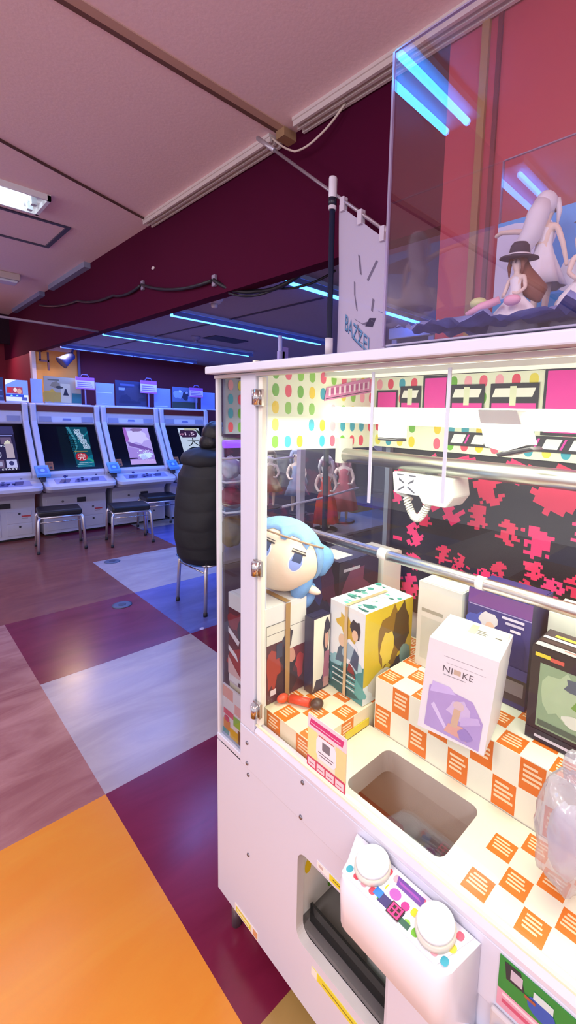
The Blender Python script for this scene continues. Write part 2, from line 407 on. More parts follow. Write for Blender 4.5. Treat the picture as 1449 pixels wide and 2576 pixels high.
# wall spotlight and bracket by the orange wall
t = thing('spotlight', 'small blue-grey spotlight in front of the orange wall', 'spotlight', (1.83, 7.2, 2.30))
sp = P('#3b4680', .4)
MB().cyl((1.92, 7.2, 2.42), (1.90, 7.2, 2.33), .014, sp, 10).build('stem', t)
MB().lathe([(.03, .1), (.05, .08), (.07, -.05), (.085, -.1), (.07, -.09)], (1.84, 7.18, 2.27), sp, 18, (.75, .1, .65)).build('head', t)
t = thing('wall_bracket', 'dark metal bracket hanging beside the white edge of the orange wall', 'bracket', (1.57, 7.3, 2.34))
MB().box(1.55, 1.57, 7.3, 7.32, 2.22, 2.42, P('#4a2a40', .5)).build('arm', t)
MB().box(1.55, 1.66, 7.3, 7.32, 2.21, 2.235, P('#4a2a40', .5)).box(1.64, 1.66, 7.3, 7.32, 2.1, 2.34, P('#4a2a40', .5)).build('hook', t)
area((1.72, 7.1, 2.38), .25, .1, 9, (1, .66, .34), (R(-35), 0, 0), 'warm_wall_light')
area((.9, 8.8, 2.5), .8, .1, 7, (1, .4, .5), (R(-30), 0, 0), 'far_wall_light')
# floor covers
for x, y, l in ((1.29, 3.83, 'round dark floor cover on the blue tile edge, nearer to the camera'), (1.62, 5.05, 'round dark floor cover on the pale tile nearer to the arcade machines')):
    t = thing('floor_cover', l, 'floor cover', (x, y, 0))
    MB().lathe([(.075, 0), (.075, .004), (.06, .006)], (x, y, 0), P('#51607c', .4), 24).build('plate', t)
    MB().lathe([(.03, .006), (.028, .008)], (x, y, 0), P('#3a4560', .4), 16).build('cap', t)
tag(MB().lathe([(.018, 0), (.016, .004)], (1.56, 3.0, 0), P('#c8ccff', .5), 10).build('paper_scrap'), 'tiny pale scrap lying on the blue floor tile', 'scrap')
# ================================================================== THE CRANE MACHINE (front face X = .643, runs along Y)
FX = .643; YA = 1.15; YB = -.45; XB = 1.45; XI = 1.30
mach = thing('crane_machine', 'white crane game machine with glass front full of prizes, nearest the camera', 'crane game', (1.05, .35, 0))
GL = glass('clear glass', .04); GLS = glass('side glass', .05, '#eef2f6')
DOTS = ['#6fb52c', '#ee5f78', '#f2cf1d', '#38a3b8', '#f7a8b4', '#8cc63f', '#e8485f', '#e9d84a']
def dots(nx, ny, seed, sx=.52, sy=.74, fade=.18):
    r = random.Random(seed); out = []
    for j in range(ny):
        for i in range(nx):
            if r.random() < fade: continue
            cx = (i + .5) / nx; cy = (j + .5) / ny; a = sx / nx / 2; b = sy / ny / 2; k = 5
            pts = []
            for q in range(4):
                for s in range(k):
                    an = math.pi / 2 * (q + s / (k - 1)); c, d = math.cos(an), math.sin(an)
                    pts.append((cx + a * math.copysign(abs(c) ** .85, c), cy + b * math.copysign(abs(d) ** .85, d)))
            out.append(pol(pts, r.choice(DOTS)))
    return out
def rounded(y0, y1, z0, z1, r, n=6):
    pts = []
    for cy, cz, a0 in ((y1 - r, z0 + r, -90), (y1 - r, z1 - r, 0), (y0 + r, z1 - r, 90), (y0 + r, z0 + r, 180)):
        for k in range(n + 1):
            a = R(a0 + 90 * k / n); pts.append((cy + r * math.cos(a), cz + r * math.sin(a)))
    return pts
def panel_with_hole(mb, x, y0, y1, z0, z1, hole, mat):
    """rectangle in the plane X = x with a rounded opening, built as a ring of quads"""
    ya, yb = min(p[0] for p in hole), max(p[0] for p in hole); za, zb = min(p[1] for p in hole), max(p[1] for p in hole)
    for a, b, c, d in ((y0, ya, z0, z1), (yb, y1, z0, z1), (ya, yb, z0, za), (ya, yb, zb, z1)):
        mb.poly([(x, a, c), (x, a, d), (x, b, d), (x, b, c)], mat)
    n = len(hole); q = n // 4
    for k, (cy, cz) in enumerate(((yb, za), (yb, zb), (ya, zb), (ya, za))):
        arc = hole[k * q:(k + 1) * q]
        for i in range(q - 1): mb.poly([(x, cy, cz), (x, *arc[i + 1]), (x, *arc[i])], mat)
# --- lower cabinet (front plate with the prize opening, sides, back, foot)
hole = rounded(.462, .762, .275, .53, .03)
b = MB()
panel_with_hole(b, FX, YB, YA, .10, .62, hole, WHITE)
b.box(FX + .002, XB, YA - .02, YA, .10, .62, WHITE).box(XB - .02, XB, YB, YA - .02, .10, .62, WHITE).box(FX + .002, XB - .02, YB, YB + .02, .10, .62, WHITE)
b.box(FX + .002, XB - .02, YB + .02, YA - .02, .10, .12, P('#3b3840', .6))
n = len(hole)
for i in range(n):
    a, c = hole[i], hole[(i + 1) % n]
    b.add([(FX, *a), (FX, *c), (FX + .022, *c), (FX + .022, *a)], [(0, 1, 2, 3)], P('#cfcac6', .4), True)
b.build('cabinet', mach)
# band under the glass, with its sloping sill
bd = MB()
bd.box(FX - .004, FX + .02, YB, 1.017, .622, .742, WHITE)
bd.box(FX + .0, FX + .02, 1.0171, YA, .622, .64, WHITE)
bd.build('front_band', mach, .002)
sl = MB(); sl.prism([(FX - .004, YB, .744), (FX - .004, YB, .752), (FX + .008, YB, .766), (FX + .02, YB, .766), (FX + .02, YB, .744)], (0, .947 - YB, 0), P('#d6d4df', .3))
sl.build('sill', mach)
st = MB(); st.box(FX + .0, FX + .006, YB, .947, .7665, .771, P('#f2efcf', .3)); st.build('glass_channel', mach)
MB().box(FX - .004, FX + .035, .95, 1.0165, .744, 1.700, WHITE).build('post', mach, .003)
# door frame edge lit from inside, hinges
MB().box(FX + .002, FX + .016, .930, .9465, .773, 1.693, P('#f1f0e0', .4)).build('door_edge', mach, .002)
for z in (1.643, 1.213, .822):
    hg = MB().cyl((FX - .010, .936, z - .018), (FX - .010, .936, z + .018), .011, CHROME, 14).box(FX - .006, FX + .0015, .92, .952, z - .02, z + .02, CHROME).build('hinge', mach)
# screws on the band and plate
for y, z in ((.981, .70), (.981, .638), (.981, .60), (.744, .728), (.748, .632), (.98, .347), (.30, .595), (.47, .662)):
    x = FX - .004 if z > .622 else FX
    MB().lathe([(.006, 0), (.005, .0025), (.0015, .003)], (x, y, z), P('#8d8b92', .3, .8), 12, (-1, 0, 0)).build('screw', mach)
# glass
MB().box(FX + .008, FX + .012, YB, .925, .771, 1.695, GL).build('door_glass', mach)
MB().box(FX + .008, FX + .012, 1.0175, 1.145, .641, 1.70, GLS).build('corner_glass', mach)
MB().box(FX + .014, XB - .03, YA - .006, YA - .002, .622, 1.70, GLS).build('side_glass', mach)
MB().box(FX + .002, FX + .013, YA - .012, YA, .622, 1.70, P('#d9dbe2', .3)).build('corner_strip', mach)
MB().box(XB - .03, XB, YA - .05, YA, .622, 1.70, WHITE).build('rear_post', mach)
MB().box(XI + .01, XI + .014, 1.05, 1.14, .62, 1.5, GLS).build('rear_glass', mach)
# roof slab, inner ceiling
rf = MB(); rf.prism([(.612, YB, 1.704), (.612, YB, 1.7235), (.85, YB, 1.772), (XB + .03, YB, 1.774), (XB + .03, YB, 1.760), (.86, YB, 1.758), (.66, YB, 1.706)], (0, 1.147 - YB, 0), WHITE)
rf.build('roof', mach, .003)
MB().box(FX - .002, FX + .016, YB, 1.149, 1.6955, 1.7035, P('#d8d4d6', .4)).build('top_trim', mach)
MB().box(XI + .02, XB, YB, 1.09, .62, 1.755, P('#c8c4cc', .5)).build('back_wall', mach)
# back header: cream board with dots and the magenta letter band
HW = YA - .012 - YB
hb = MB(); hb.box(XI - .006, XI + .019, YB, YA - .012, 1.50, 1.755, CREAM)
art(hb, (XI - .006, YA - .012, 1.50), (0, -HW, 0), (0, 0, .255), dots(30, 5, 11), step=.000002)
hb.build('back_header', mach)
MAG = '#ee2fa5'; BLK = '#241d24'
def band(yy): return (YA - .012 - yy) / HW
def zz(z): return (z - 1.50) / .255
lt = MB(); sh = []
def blk(y0, y1, z0, z1, ys=0, c=MAG, o=.008):
    a, bb = band(y1), band(y0)
    sh.append(rect(a - o / HW, zz(z0 - o), bb + o / HW, zz(z1 + o), BLK)); sh.append(rect(a, zz(z0), bb, zz(z1), c))
for y0, y1, z0, z1 in ((.82, .905, 1.60, 1.745), (.39, .49, 1.58, 1.752), (.20, .29, 1.58, 1.752), (1.03, 1.115, 1.60, 1.70), (-.1, 0, 1.58, 1.745)): blk(y0, y1, z0, z1)
for y0, y1 in ((.92, 1.01), (.68, .80), (.51, .66), (.06, .18)):
    sh.append(rect(band(y1), zz(1.585), band(y0), zz(1.72), BLK)); sh.append(rect(band(y1) + .004, zz(1.60), band(y0) - .004, zz(1.662), MAG))
    sh.append(para(band(y1) + .004, zz(1.68), band(y0) - .012, zz(1.706), .006, '#f4f2e6'))
    m = (y0 + y1) / 2
    sh.append(rect(band(m + .012), zz(1.655), band(m - .008), zz(1.712), '#e8ecc8'))
sh.append(rect(band(.80), zz(1.525), 1, zz(1.57), BLK))
for k in range(14):
    a = band(.79 - k * .075)
    sh.append(para(a, zz(1.533), a + .028, zz(1.562), .008, '#f4f2ea')); sh.append(para(a + .032, zz(1.533), a + .036, zz(1.562), .008, MAG))
art(lt, (XI - .0085, YA - .012, 1.50), (0, -HW, 0), (0, 0, .255), sh); lt.build('header_lettering', mach)
# side header (far end wall) with the slanted pink label
sd = MB(); sd.box(.76, XI - .007, YA - .020, YA - .0065, 1.495, 1.757, CREAM)
art(sd, (.76, YA - .020, 1.495), (XI - .767, 0, 0), (0, 0, .262), dots(11, 5, 5), step=.00001)
art(sd, (XI - .007, YA - .0064, 1.495), (-(XI - .767), 0, 0), (0, 0, .262), dots(11, 5, 6), step=.00001)
sd.build('side_header', mach)
s2 = MB(); s2.box(.664, .758, YA - .020, YA - .0065, 1.545, 1.70, P('#a9adba', .4))
art(s2, (.664, YA - .020, 1.545), (.094, 0, 0), (0, 0, .155), dots(3, 4, 8, fade=.05), lambda h: P(h, .5)); s2.build('corner_header', mach)
lb = MB(); lb.prism([(1.03, YA - .0225, 1.655), (1.27, YA - .0225, 1.70), (1.255, YA - .0225, 1.752), (1.04, YA - .0225, 1.70)], (0, .0012, 0), P('#d987b4', .5))
art(lb, (1.03, YA - .0226, 1.655), (.24, 0, .045), (0, 0, .048), [rect(.03, .1, .97, .16, '#5a2a48'), rect(.06, .4, .9, .8, '#b8508a')] + [rect(.08 + .1 * i, .3, .12 + .1 * i, .85, '#f4dce8') for i in range(9)]); lb.build('slanted_label', mach)
# pixel poster on the back wall
pw = 1.045 - YB; ph = .60
po = MB(); po.box(XI + .004, XI + .019, YB, 1.045, .90, 1.4995, P('#2a2426', .4))
PK = ['#f0326e', '#e83a66', '#f0427c', '#d83458']
sh = []; rp = random.Random(21)
spots = []
for k in range(900):
    y = rp.random() * pw; z = .02 + rp.random() * (ph - .04); s = rp.choice((.011, .009, .0145, .0105, .019)) * (1.0 if z > .27 else .72)
    if all((y - a) ** 2 + (z - c) ** 2 > (4.9 * (s + d) * .86) ** 2 for a, c, d in spots): spots.append((y, z, s))
for y, z, s in spots:
    an = rp.choice((0, 0, .3, -.35, .6)); ca, sa = math.cos(an), math.sin(an); col = rp.choice(PK)
    cells = set()
    for j in range(-4, 5):
        wd = rp.randint(1, 4) if abs(j) < 4 else rp.randint(0, 2); off = rp.randint(-1, 1)
        for i in range(-wd + off, wd + off + 1):
            if not (rp.random() < .09 and abs(i) > 0): cells.add((i, j))
    for j in range(-4, 5):
        i = -7
        while i < 8:
            if (i, j) in cells:
                i0 = i
                while (i, j) in cells: i += 1
                q = [(i0 * s, j * s), (i * s, j * s), (i * s, (j + 1) * s), (i0 * s, (j + 1) * s)]
                q = [((y + a * ca - c * sa) / pw, (z + a * sa + c * ca) / ph) for a, c in q]
                if all(0 <= a <= 1 and 0 <= c <= 1 for a, c in q): sh.append(pol(q, col))
            else: i += 1
art(po, (XI + .004, 1.045, .90), (0, -pw, 0), (0, 0, ph), sh, step=.0000012)
po.build('back_poster', mach)
MB().box(XI - .004, XI + .003, 1.036, 1.05, .9, 1.4995, P('#4a3a40', .3)).build('poster_edge', mach)
# lamp tube, gantry rail, prize bar, claw carriage
LT = E('#f7ffe4', 5.5)
lm = MB().cyl((1.07, YB + .05, 1.612), (1.07, 1.115, 1.612), .026, LT, 16).build('lamp_tube', mach)
MB().box(1.03, 1.11, YB + .02, 1.136, 1.735, 1.757, P('#eef0e4', .5)).build('lamp_housing', mach)
MB().cyl((1.12, YB + .02, 1.472), (1.12, 1.128, 1.472), .025, STEEL, 20).build('gantry_rail', mach)
MB().box(1.09, 1.15, 1.105, 1.129, 1.445, 1.53, P('#d8d4c8', .5)).build('rail_bracket', mach)
br = MB().cyl((.95, YB + .02, 1.224), (.95, 1.128, 1.224), .0145, STEEL, 18).build('prize_bar', mach)
for y, l in ((.76, .03), (.465, .02)): MB().cyl((.95, y, 1.224), (.95, y + l, 1.224), .0162, P('#efeee6', .5), 18).build('tape', br)
MB().lathe([(.022, 0), (.022, .01), (.016, .014)], (.95, 1.129, 1.224), CHROME, 16, (0, -1, 0)).build('bar_socket', mach)
cw = MB(); cw.prism([(1.10, .88, 1.44), (1.10, .665, 1.44), (1.10, .655, 1.385), (1.10, .68, 1.352), (1.10, .76, 1.352), (1.10, .775, 1.375), (1.10, .87, 1.372)], (.10, 0, 0), P('#eceee4', .4))
art(cw, (1.10, .87, 1.374), (0, -.095, 0), (0, 0, .066), [rect(.03, .03, .97, .97, '#dfe2ea'), pol([(.2, .75), (.42, .55), (.42, .48), (.2, .62)], '#4a4750'), pol([(.8, .75), (.58, .55), (.58, .48), (.8, .62)], '#4a4750'), rect(.12, .86, .4, .92, '#55525c'), rect(.6, .86, .88, .92, '#55525c'), pol([(.42, .4), (.12, .12), (.18, .1), (.47, .34)], '#4a4750'), pol([(.58, .4), (.88, .12), (.82, .1), (.53, .34)], '#4a4750'), rect(.44, .3, .56, .9, '#b9cfe8')])
claw = cw.build('claw_head', mach, .006)
pts = []
for i in range(220):
    s = i / 219; a = math.pi * s; c = V((1.12, .835 - .088 * s - .0, 1.362 - .062 * math.sin(a)))
    t = V((0, -.09, -.062 * math.pi * math.cos(a))).normalized(); nn = V((1, 0, 0)); bb = t.cross(nn)
    pts.append(c + nn * .010 * math.cos(s * 2 * math.pi * 24) + bb * .010 * math.sin(s * 2 * math.pi * 24))
MB().tube(pts, .0030, P('#efeee0', .4), 6).build('coil_cord', claw)
MB().cyl((1.13, .88, 1.372), (1.13, .82, 1.355), .006, P('#efeee0', .4), 10).build('cord_plug', claw)
MB().cyl((1.15, .765, 1.44), (1.15, .765, 1.46), .02, P('#d9dacf', .4), 16).build('claw_neck', claw)
ca = MB(); ca.prism([(.985, .535, 1.632), (.985, .437, 1.632), (.985, .405, 1.555), (.985, .46, 1.535), (.985, .51, 1.545)], (.06, 0, 0), P('#f4f5ee', .35))
ca.prism([(.984, .48, 1.532), (.984, .40, 1.552), (.984, .39, 1.545), (.984, .475, 1.522)], (.062, 0, 0), P('#2a2428', .4)); ca.build('carriage', mach, .003)
c2 = MB().box(1.0, 1.05, .79, .86, 1.548, 1.60, P('#f0f0e4', .4)).box(1.0, 1.05, .79, .86, 1.540, 1.5475, P('#2c262a', .4)).build('sensor_box', mach, .003)
for y, z0, z1 in ((.582, 1.435, 1.69), (.412, 1.46, 1.69)):  # thin pale strips stand in for reflection streaks on the door glass
    MB().box(FX + .0135, FX + .0155, y - .0035, y + .0035, z0, z1, P('#dfe8f4', .3)).build('reflection_streak', mach)
ch = MB()
for i in range(44): ch.ell((FX + .03, .155, 1.69 - .0062 * i), (.0026, .0026, .0026), CHROME, n=6, k=4)
ch.build('bead_chain', mach)
# play field with the chute opening
PFZ = .75; ORG = '#e2761c'
WT = P('#eef0dc', .45, 0, .02, 8); 
hx0, hx1, hy0, hy1 = .69, .852, .388, .655
pf = MB()
hh = [(x, y) for x, y in rounded(hx0, hx1, hy0, hy1, .022)]
n = len(hh); X_0, X_1, Y_0, Y_1 = FX + .0215, .884, YB + .02, .748
def outp(p):
    cx, cy = (hx0 + hx1) / 2, (hy0 + hy1) / 2; dx, dy = p[0] - cx, p[1] - cy; ts = []
    if dx > 1e-9: ts.append((X_1 - cx) / dx)
    if dx < -1e-9: ts.append((X_0 - cx) / dx)
    if dy > 1e-9: ts.append((.72 - cy) / dy)
    if dy < -1e-9: ts.append((.34 - cy) / dy)
    k = min(ts); return (cx + dx * k, cy + dy * k)
ring = [outp(p) for p in hh]
for i in range(n):
    a, c = hh[i], hh[(i + 1) % n]; d, e = ring[(i + 1) % n], ring[i]
    q = [e, d]
    if abs(d[0] - e[0]) > 1e-6 and abs(d[1] - e[1]) > 1e-6:
        q = [e, (d[0] if abs(d[0] - X_0) < 1e-6 or abs(d[0] - X_1) < 1e-6 else e[0], d[1] if abs(d[1] - .72) < 1e-6 or abs(d[1] - .34) < 1e-6 else e[1]), d]
    pf.poly([(p[0], p[1], PFZ) for p in [c, a] + q], WT)
    pf.add([(a[0], a[1], PFZ), (c[0], c[1], PFZ), (c[0], c[1], PFZ - .06), (a[0], a[1], PFZ - .06)], [(3, 2, 1, 0)], P('#bdb8b2', .5), True)
pf.poly([(X_0, .72, PFZ), (X_1, .72, PFZ), (X_1, Y_1, PFZ), (X_0, Y_1, PFZ)], WT)
pf.poly([(X_0, Y_0, PFZ), (X_1, Y_0, PFZ), (X_1, .34, PFZ), (X_0, .34, PFZ)], WT)
def checker(mb, O, U, W, nu, nv, seed, par=0):
    r = random.Random(seed)
    for i in range(nu):
        for j in range(nv):
            if (i + j + par) % 2: continue
            u0, u1, v0, v1 = i / nu, (i + 1) / nu, j / nv, (j + 1) / nv; du, dv = u1 - u0, v1 - v0
            s = [rect(u0 + .03 * du, v0 + .03 * dv, u1 - .03 * du, v1 - .03 * dv, ORG)]
            for k in range(4): s.append(rect(u0 + .10 * du + r.random() * .1 * du, v0 + (.30 + .15 * k) * dv, u1 - (.12 + .2 * r.random()) * du, v0 + (.38 + .15 * k) * dv, '#f6dcb4'))
            art(mb, O, U, W, s, lambda h: P(h, .5, 0, .04))
checker(pf, (X_0 + .012, .34, PFZ), (0, -(.34 - Y_0), 0), (.20, 0, 0), 15, 4, 4)
pf.build('play_field', mach)
# raised shelf behind the chute and block at its far side
SZ = .90
sf = MB(); sf.box(.886, XI, YB + .02, .733, PFZ - .02, SZ, WT)
checker(sf, (.886, .733, PFZ), (0, -(.733 - YB - .02), 0), (0, 0, SZ - PFZ), 20, 2, 9)

checker(sf, (.886, .733, SZ), (0, -(.733 - YB - .02), 0), (.40, 0, 0), 20, 7, 10)
sf.build('prize_shelf', mach)
BZ = .806
bl = MB(); bl.box(FX + .03, XI, .752, 1.128, .625, BZ, P('#efe6c4', .45, 0, .03, 8))
checker(bl, (FX + .03, 1.128, .69), (0, -.376, 0), (0, 0, BZ - .69), 6, 2, 12)
checker(bl, (FX + .03, 1.128, BZ), (0, -.376, 0), (.62, 0, 0), 7, 11, 13)
checker(bl, (FX + .03, .752, .69), (.20, 0, 0), (0, 0, BZ - .69), 4, 2, 14, 1)
bl.build('corner_block', mach)
MB().box(.79, .882, .7485, .7515, .752, .772, P('#e2d23a', .5)).build('yellow_strip', mach)
cs = MB(); cs.box(FX + .0135, FX + .018, 1.02, 1.14, .645, .80, P('#f0e8e6', .5))
art(cs, (FX + .0135, 1.14, .645), (0, -.12, 0), (0, 0, .155), [rect(.0, .75, .48, .98, '#eeb0a0'), rect(.55, .55, .98, .75, '#f0b4ac'), rect(.05, .4, .5, .52, '#e25a70'), rect(.5, .3, .8, .5, '#8cc63f'), rect(.05, .1, .35, .3, '#e8903a'), rect(.35, .0, .75, .2, '#e8b41e'), rect(.7, .0, 1, .28, '#4a3228'), rect(0, .0, .3, .1, '#38a3a0'), oval(.2, .33, .12, .06, '#d84060')])
cs.build('corner_print', mach)
# chute well, smoked flap and inner lining
ct = MB(); cm = P('#b4aeac', .6); 
ct.box(.853, .865, .375, .80, .30, PFZ - .0605, P('#b2aaa4', .6))
ct.box(FX + .03, .852, .78, .80, .29, .62, P('#efe9e0', .5)).box(FX + .03, .852, .36, .375, .30, PFZ - .0605, P('#aaa6a2', .6)).box(FX + .023, .865, .36, .80, .276, .289, P('#6a6664', .5))
ct.box(FX + .0225, FX + .028, .36, .80, .5405, .68, P('#b8b0a6', .6))
art(ct, (FX + .03, .78, .29), (.17, 0, 0), (0, 0, .33), dots(4, 6, 31, fade=.3))
art(ct, (.853, .78, .29), (0, -.40, 0), (0, 0, .36), [rect(0, 0, 1, .2, '#57565c'), rect(0, .2, 1, .25, '#8a8b92'), para(.1, .66, .5, .76, -.04, '#a03846'), blotch(.45, .5, .1, .06, '#6b4a36', 3), blotch(.6, .25, .14, .06, '#3e3c48', 5)])
ct.build('chute', mach)
MB().box(FX + .04, FX + .046, .47, .755, .292, .345, glass('smoked flap', .05, '#3f4140', .05, .35)).build('flap', mach)
# yellow notices
def sticker(y0, y1, z0, z1, sh, base, lab='notice_sticker', x=FX):
    s = MB(); s.box(x - .0012, x - .0002, y0, y1, z0, z1, P(base, .4)); art(s, (x - .0012, y1, z0), (0, -(y1 - y0), 0), (0, 0, z1 - z0), sh); return s.build(lab, mach)
sticker(.58, .69, .538, .556, [rect(.02, .1, .38, .9, '#f4f2ee'), rect(.06, .3, .2, .7, '#c8b8b0'), rect(.4, .05, .98, .95, '#e4dc3c'), rect(.5, .45, .9, .6, '#6a6420')], '#efeeea')
sticker(.50, .70, .228, .25, [rect(.0, .0, .1, 1, '#f0efe4'), rect(.12, .05, .98, .95, '#e2d93f'), rect(.2, .4, .94, .58, '#8d862a')], '#e9e24a')
sticker(.93, 1.05, .104, .13, [rect(.05, .1, .7, .8, '#e0d83c'), rect(.1, .3, .65, .6, '#f1efbc'), rect(.8, .1, .98, .9, '#d9a070')], '#efece2')
# button console
con = MB()
def conprof(z, x0, r=.03, y0=.272, y1=.562):
    pts = [(FX - .006, y1, z)]
    for k in range(6):
        a = R(90 + 90 * k / 5); pts.append((x0 + r + r * math.cos(a), y1 - .03 - r + r * math.sin(a) , z))
    for k in range(6):
        a = R(180 + 90 * k / 5); pts.append((x0 + r + r * math.cos(a), y0 + r + .012 + r * math.sin(a), z))
    pts.append((FX - .006, y0, z)); return pts
L = [conprof(.56, .615, .012), conprof(.625, .545), conprof(.712, .540), conprof(.724, .546)]
nn = len(L[0]); vs = [p for l in L for p in l]
fs = [(i * nn + j, i * nn + (j + 1) % nn, (i + 1) * nn + (j + 1) % nn, (i + 1) * nn + j) for i in range(3) for j in range(nn)]
con.add(vs, [tuple(reversed(f)) for f in fs], P('#eceaf0', .3, 0, .01), True)
con.poly(L[3], P('#f1f2f6', .3)); con.poly(list(reversed(L[0])), WHITE)
console = con.build('console', mach)
pl = MB(); q = [(.56, .535), (.635, .548), (.635, .283), (.556, .31)]
pl.prism([(.556, .31, .7252), (.635, .284, .7252), (.635, .550, .7252), (.556, .526, .7252)], (0, 0, .0015), P('#e9ecf2', .25))
sh = dots(12, 3, 41, .7, .6, .1) + [para(.40, .70, .66, .92, -.03, '#6d3f9a'), para(.42, .78, .62, .84, -.03, '#a04ab0'), rect(.36, .05, .60, .66, '#e6e4f2'), oval(.44, .5, .05, .14, '#b858b8'), oval(.55, .45, .035, .11, '#c02a8c'), rect(.36, .08, .58, .32, '#3a2a70'), rect(.30, .14, .37, .34, '#2f7fd8'), rect(.56, .06, .66, .2, '#2a5a48'), rect(.48, .12, .56, .28, '#30184a')]
art(pl, (.558, .528, .7268), (0, -.236, 0), (.074, 0, 0), sh, step=.00002); pl.build('overlay', console)
rd = MB(); art(rd, (.560, .420, .7284), (0, -.028, 0), (.024, 0, 0), [rect(0, 0, 1, 1, '#2a0a1c')] ); 
art(rd, (.560, .420, .7288), (0, -.028, 0), (.024, 0, 0), [rect(.1, .08, .9, .2, '#ff2a78'), rect(.1, .45, .9, .56, '#ff2a78'), rect(.1, .8, .9, .92, '#ff2a78'), rect(.08, .08, .22, .92, '#ff2a78'), rect(.44, .08, .56, .92, '#ff2a78'), rect(.78, .08, .92, .92, '#ff2a78')], lambda h: E(h, 1.6)); rd.build('digit_display', console)
for y, x in ((.487, .602), (.338, .598)):
    bt = MB().lathe([(.036, 0), (.036, .009), (.034, .011)], (x, y, .727), P('#d8d3c4', .35), 28).build('button_ring', console)
    MB().lathe([(.033, .011), (.033, .018), (.030, .0225), (.018, .024), (.002, .0243)], (x, y, .727), P('#f4f7fb', .25), 28).build('button', console)
# lower front pod right of the opening, coin slot and green card
MB().box(.612, FX - .0005, .20, .455, .12, .56, WHITE).build('front_pod', mach, .012)
cn = MB().box(.63, FX - .0045, -.1, .245, .575, .635, P('#cfcbcd', .4)).build('coin_panel', mach, .004)
MB().box(.626, .6305, .175, .20, .585, .628, P('#2a2020', .4)).build('coin_slot', cn)
MB().lathe([(.016, 0), (.016, .008), (.010, .012)], (.63, .222, .60), P('#4a6ab8', .3), 18, (-1, 0, 0)).build('return_button', cn)
gc = MB(); gc.box(FX - .006, FX - .0045, -.2, .238, .642, .736, P('#2c8a3c', .5))
art(gc, (FX - .006, .238, .642), (0, -.438, 0), (0, 0, .094), [rect(.0, .0, .26, .36, '#d8a0b4'), rect(.02, .12, .24, .2, '#c85878'), rect(.02, .26, .2, .32, '#f0d4dc'), pol([(.02, .95), (.08, .98), (.1, .66), (.03, .64)], '#22303a'), rect(.045, .7, .09, .9, '#c0b8c4'), oval(.16, .6, .05, .18, '#2c58b0'), rect(.13, .72, .2, .86, '#c8dcd8'), oval(.24, .25, .05, .14, '#e4e4ea'), oval(.24, .23, .03, .09, '#2a2a40'), rect(.3, .5, .42, .75, '#e8e8ee'), rect(.32, .55, .4, .7, '#384050'), rect(.1, .62, .14, .68, '#a05840')])
gc.build('green_card', mach)
# castors
for x, y in ((.70, 1.04), (1.38, 1.04), (.72, -.3), (1.38, -.3)):
    cs_ = MB().box(x - .02, x + .02, y - .02, y + .02, .045, .10, P('#9a98a0', .3, .8)).build('caster', mach)
    MB().cyl((x - .012, y, .036), (x + .012, y, .036), .036, P('#b0aeb6', .35), 18).build('wheel', cs_)
    MB().cyl((x + .03 if x > 1 else x - .03, y + .045, 0), (x + .03 if x > 1 else x - .03, y + .045, .10), .016, P('#8d8b92', .3, .7), 12).build('levelling_foot', cs_)
area((.93, .35, 1.60), .3, 1.45, 13, (.94, 1, .80), (0, 0, 0), 'machine_fill')  # area light added to boost the lamp tube over the prizes
# ================================================================== PRIZES INSIDE
def prize_box(name, label, x0, x1, y0, y1, z0, z1, base, front=None, side=None, top=None, tape=None, tapecol='#c9a66a', group=None, rz=0., lift=0.):
    cx, cy = (x0 + x1) / 2, (y0 + y1) / 2; hx, hy, hz = (x1 - x0) / 2, (y1 - y0) / 2, z1 - z0
    t = thing(name, label, 'box', (cx, cy, z0 + .0012 + lift), group, rz)
    b = MB(); b.box(-hx, hx, -hy, hy, 0, hz, P(base, .35))
    if front: art(b, (-hx, hy, 0), (0, -2 * hy, 0), (0, 0, hz), front)
    if side: art(b, (-hx, -hy, 0), (2 * hx, 0, 0), (0, 0, hz), side)
    b.build('carton', t, local=True)
    f = MB(); f.box(-hx + .004, hx - .004, -hy + .004, hy - .004, hz + .0006, hz + .0016, P(base, .35))
    if top: art(f, (-hx + .004, hy - .004, hz + .0016), (0, -2 * hy + .008, 0), (2 * hx - .008, 0, 0), top, step=.00004)
    f.build('top_flap', t, local=True)
    if tape:
        tp = MB(); e = .0045
        if tape == 'front': tp.box(-hx - e, -hx - e + .0004, -.006, .006, .0, hz, P(tapecol, .25)).box(-hx - e, hx * .6, -.006, .006, hz + e, hz + e + .0004, P(tapecol, .25))
        else: tp.box(-.004, .012, -hy - e, -hy - e + .0004, 0, hz, P(tapecol, .25)).box(-.004, .012, -hy - e, hy * .5, hz + e, hz + e + .0004, P(tapecol, .25))
        tp.build('tape', t, local=True)
    return t
B = BZ + .001; S = SZ + .0008
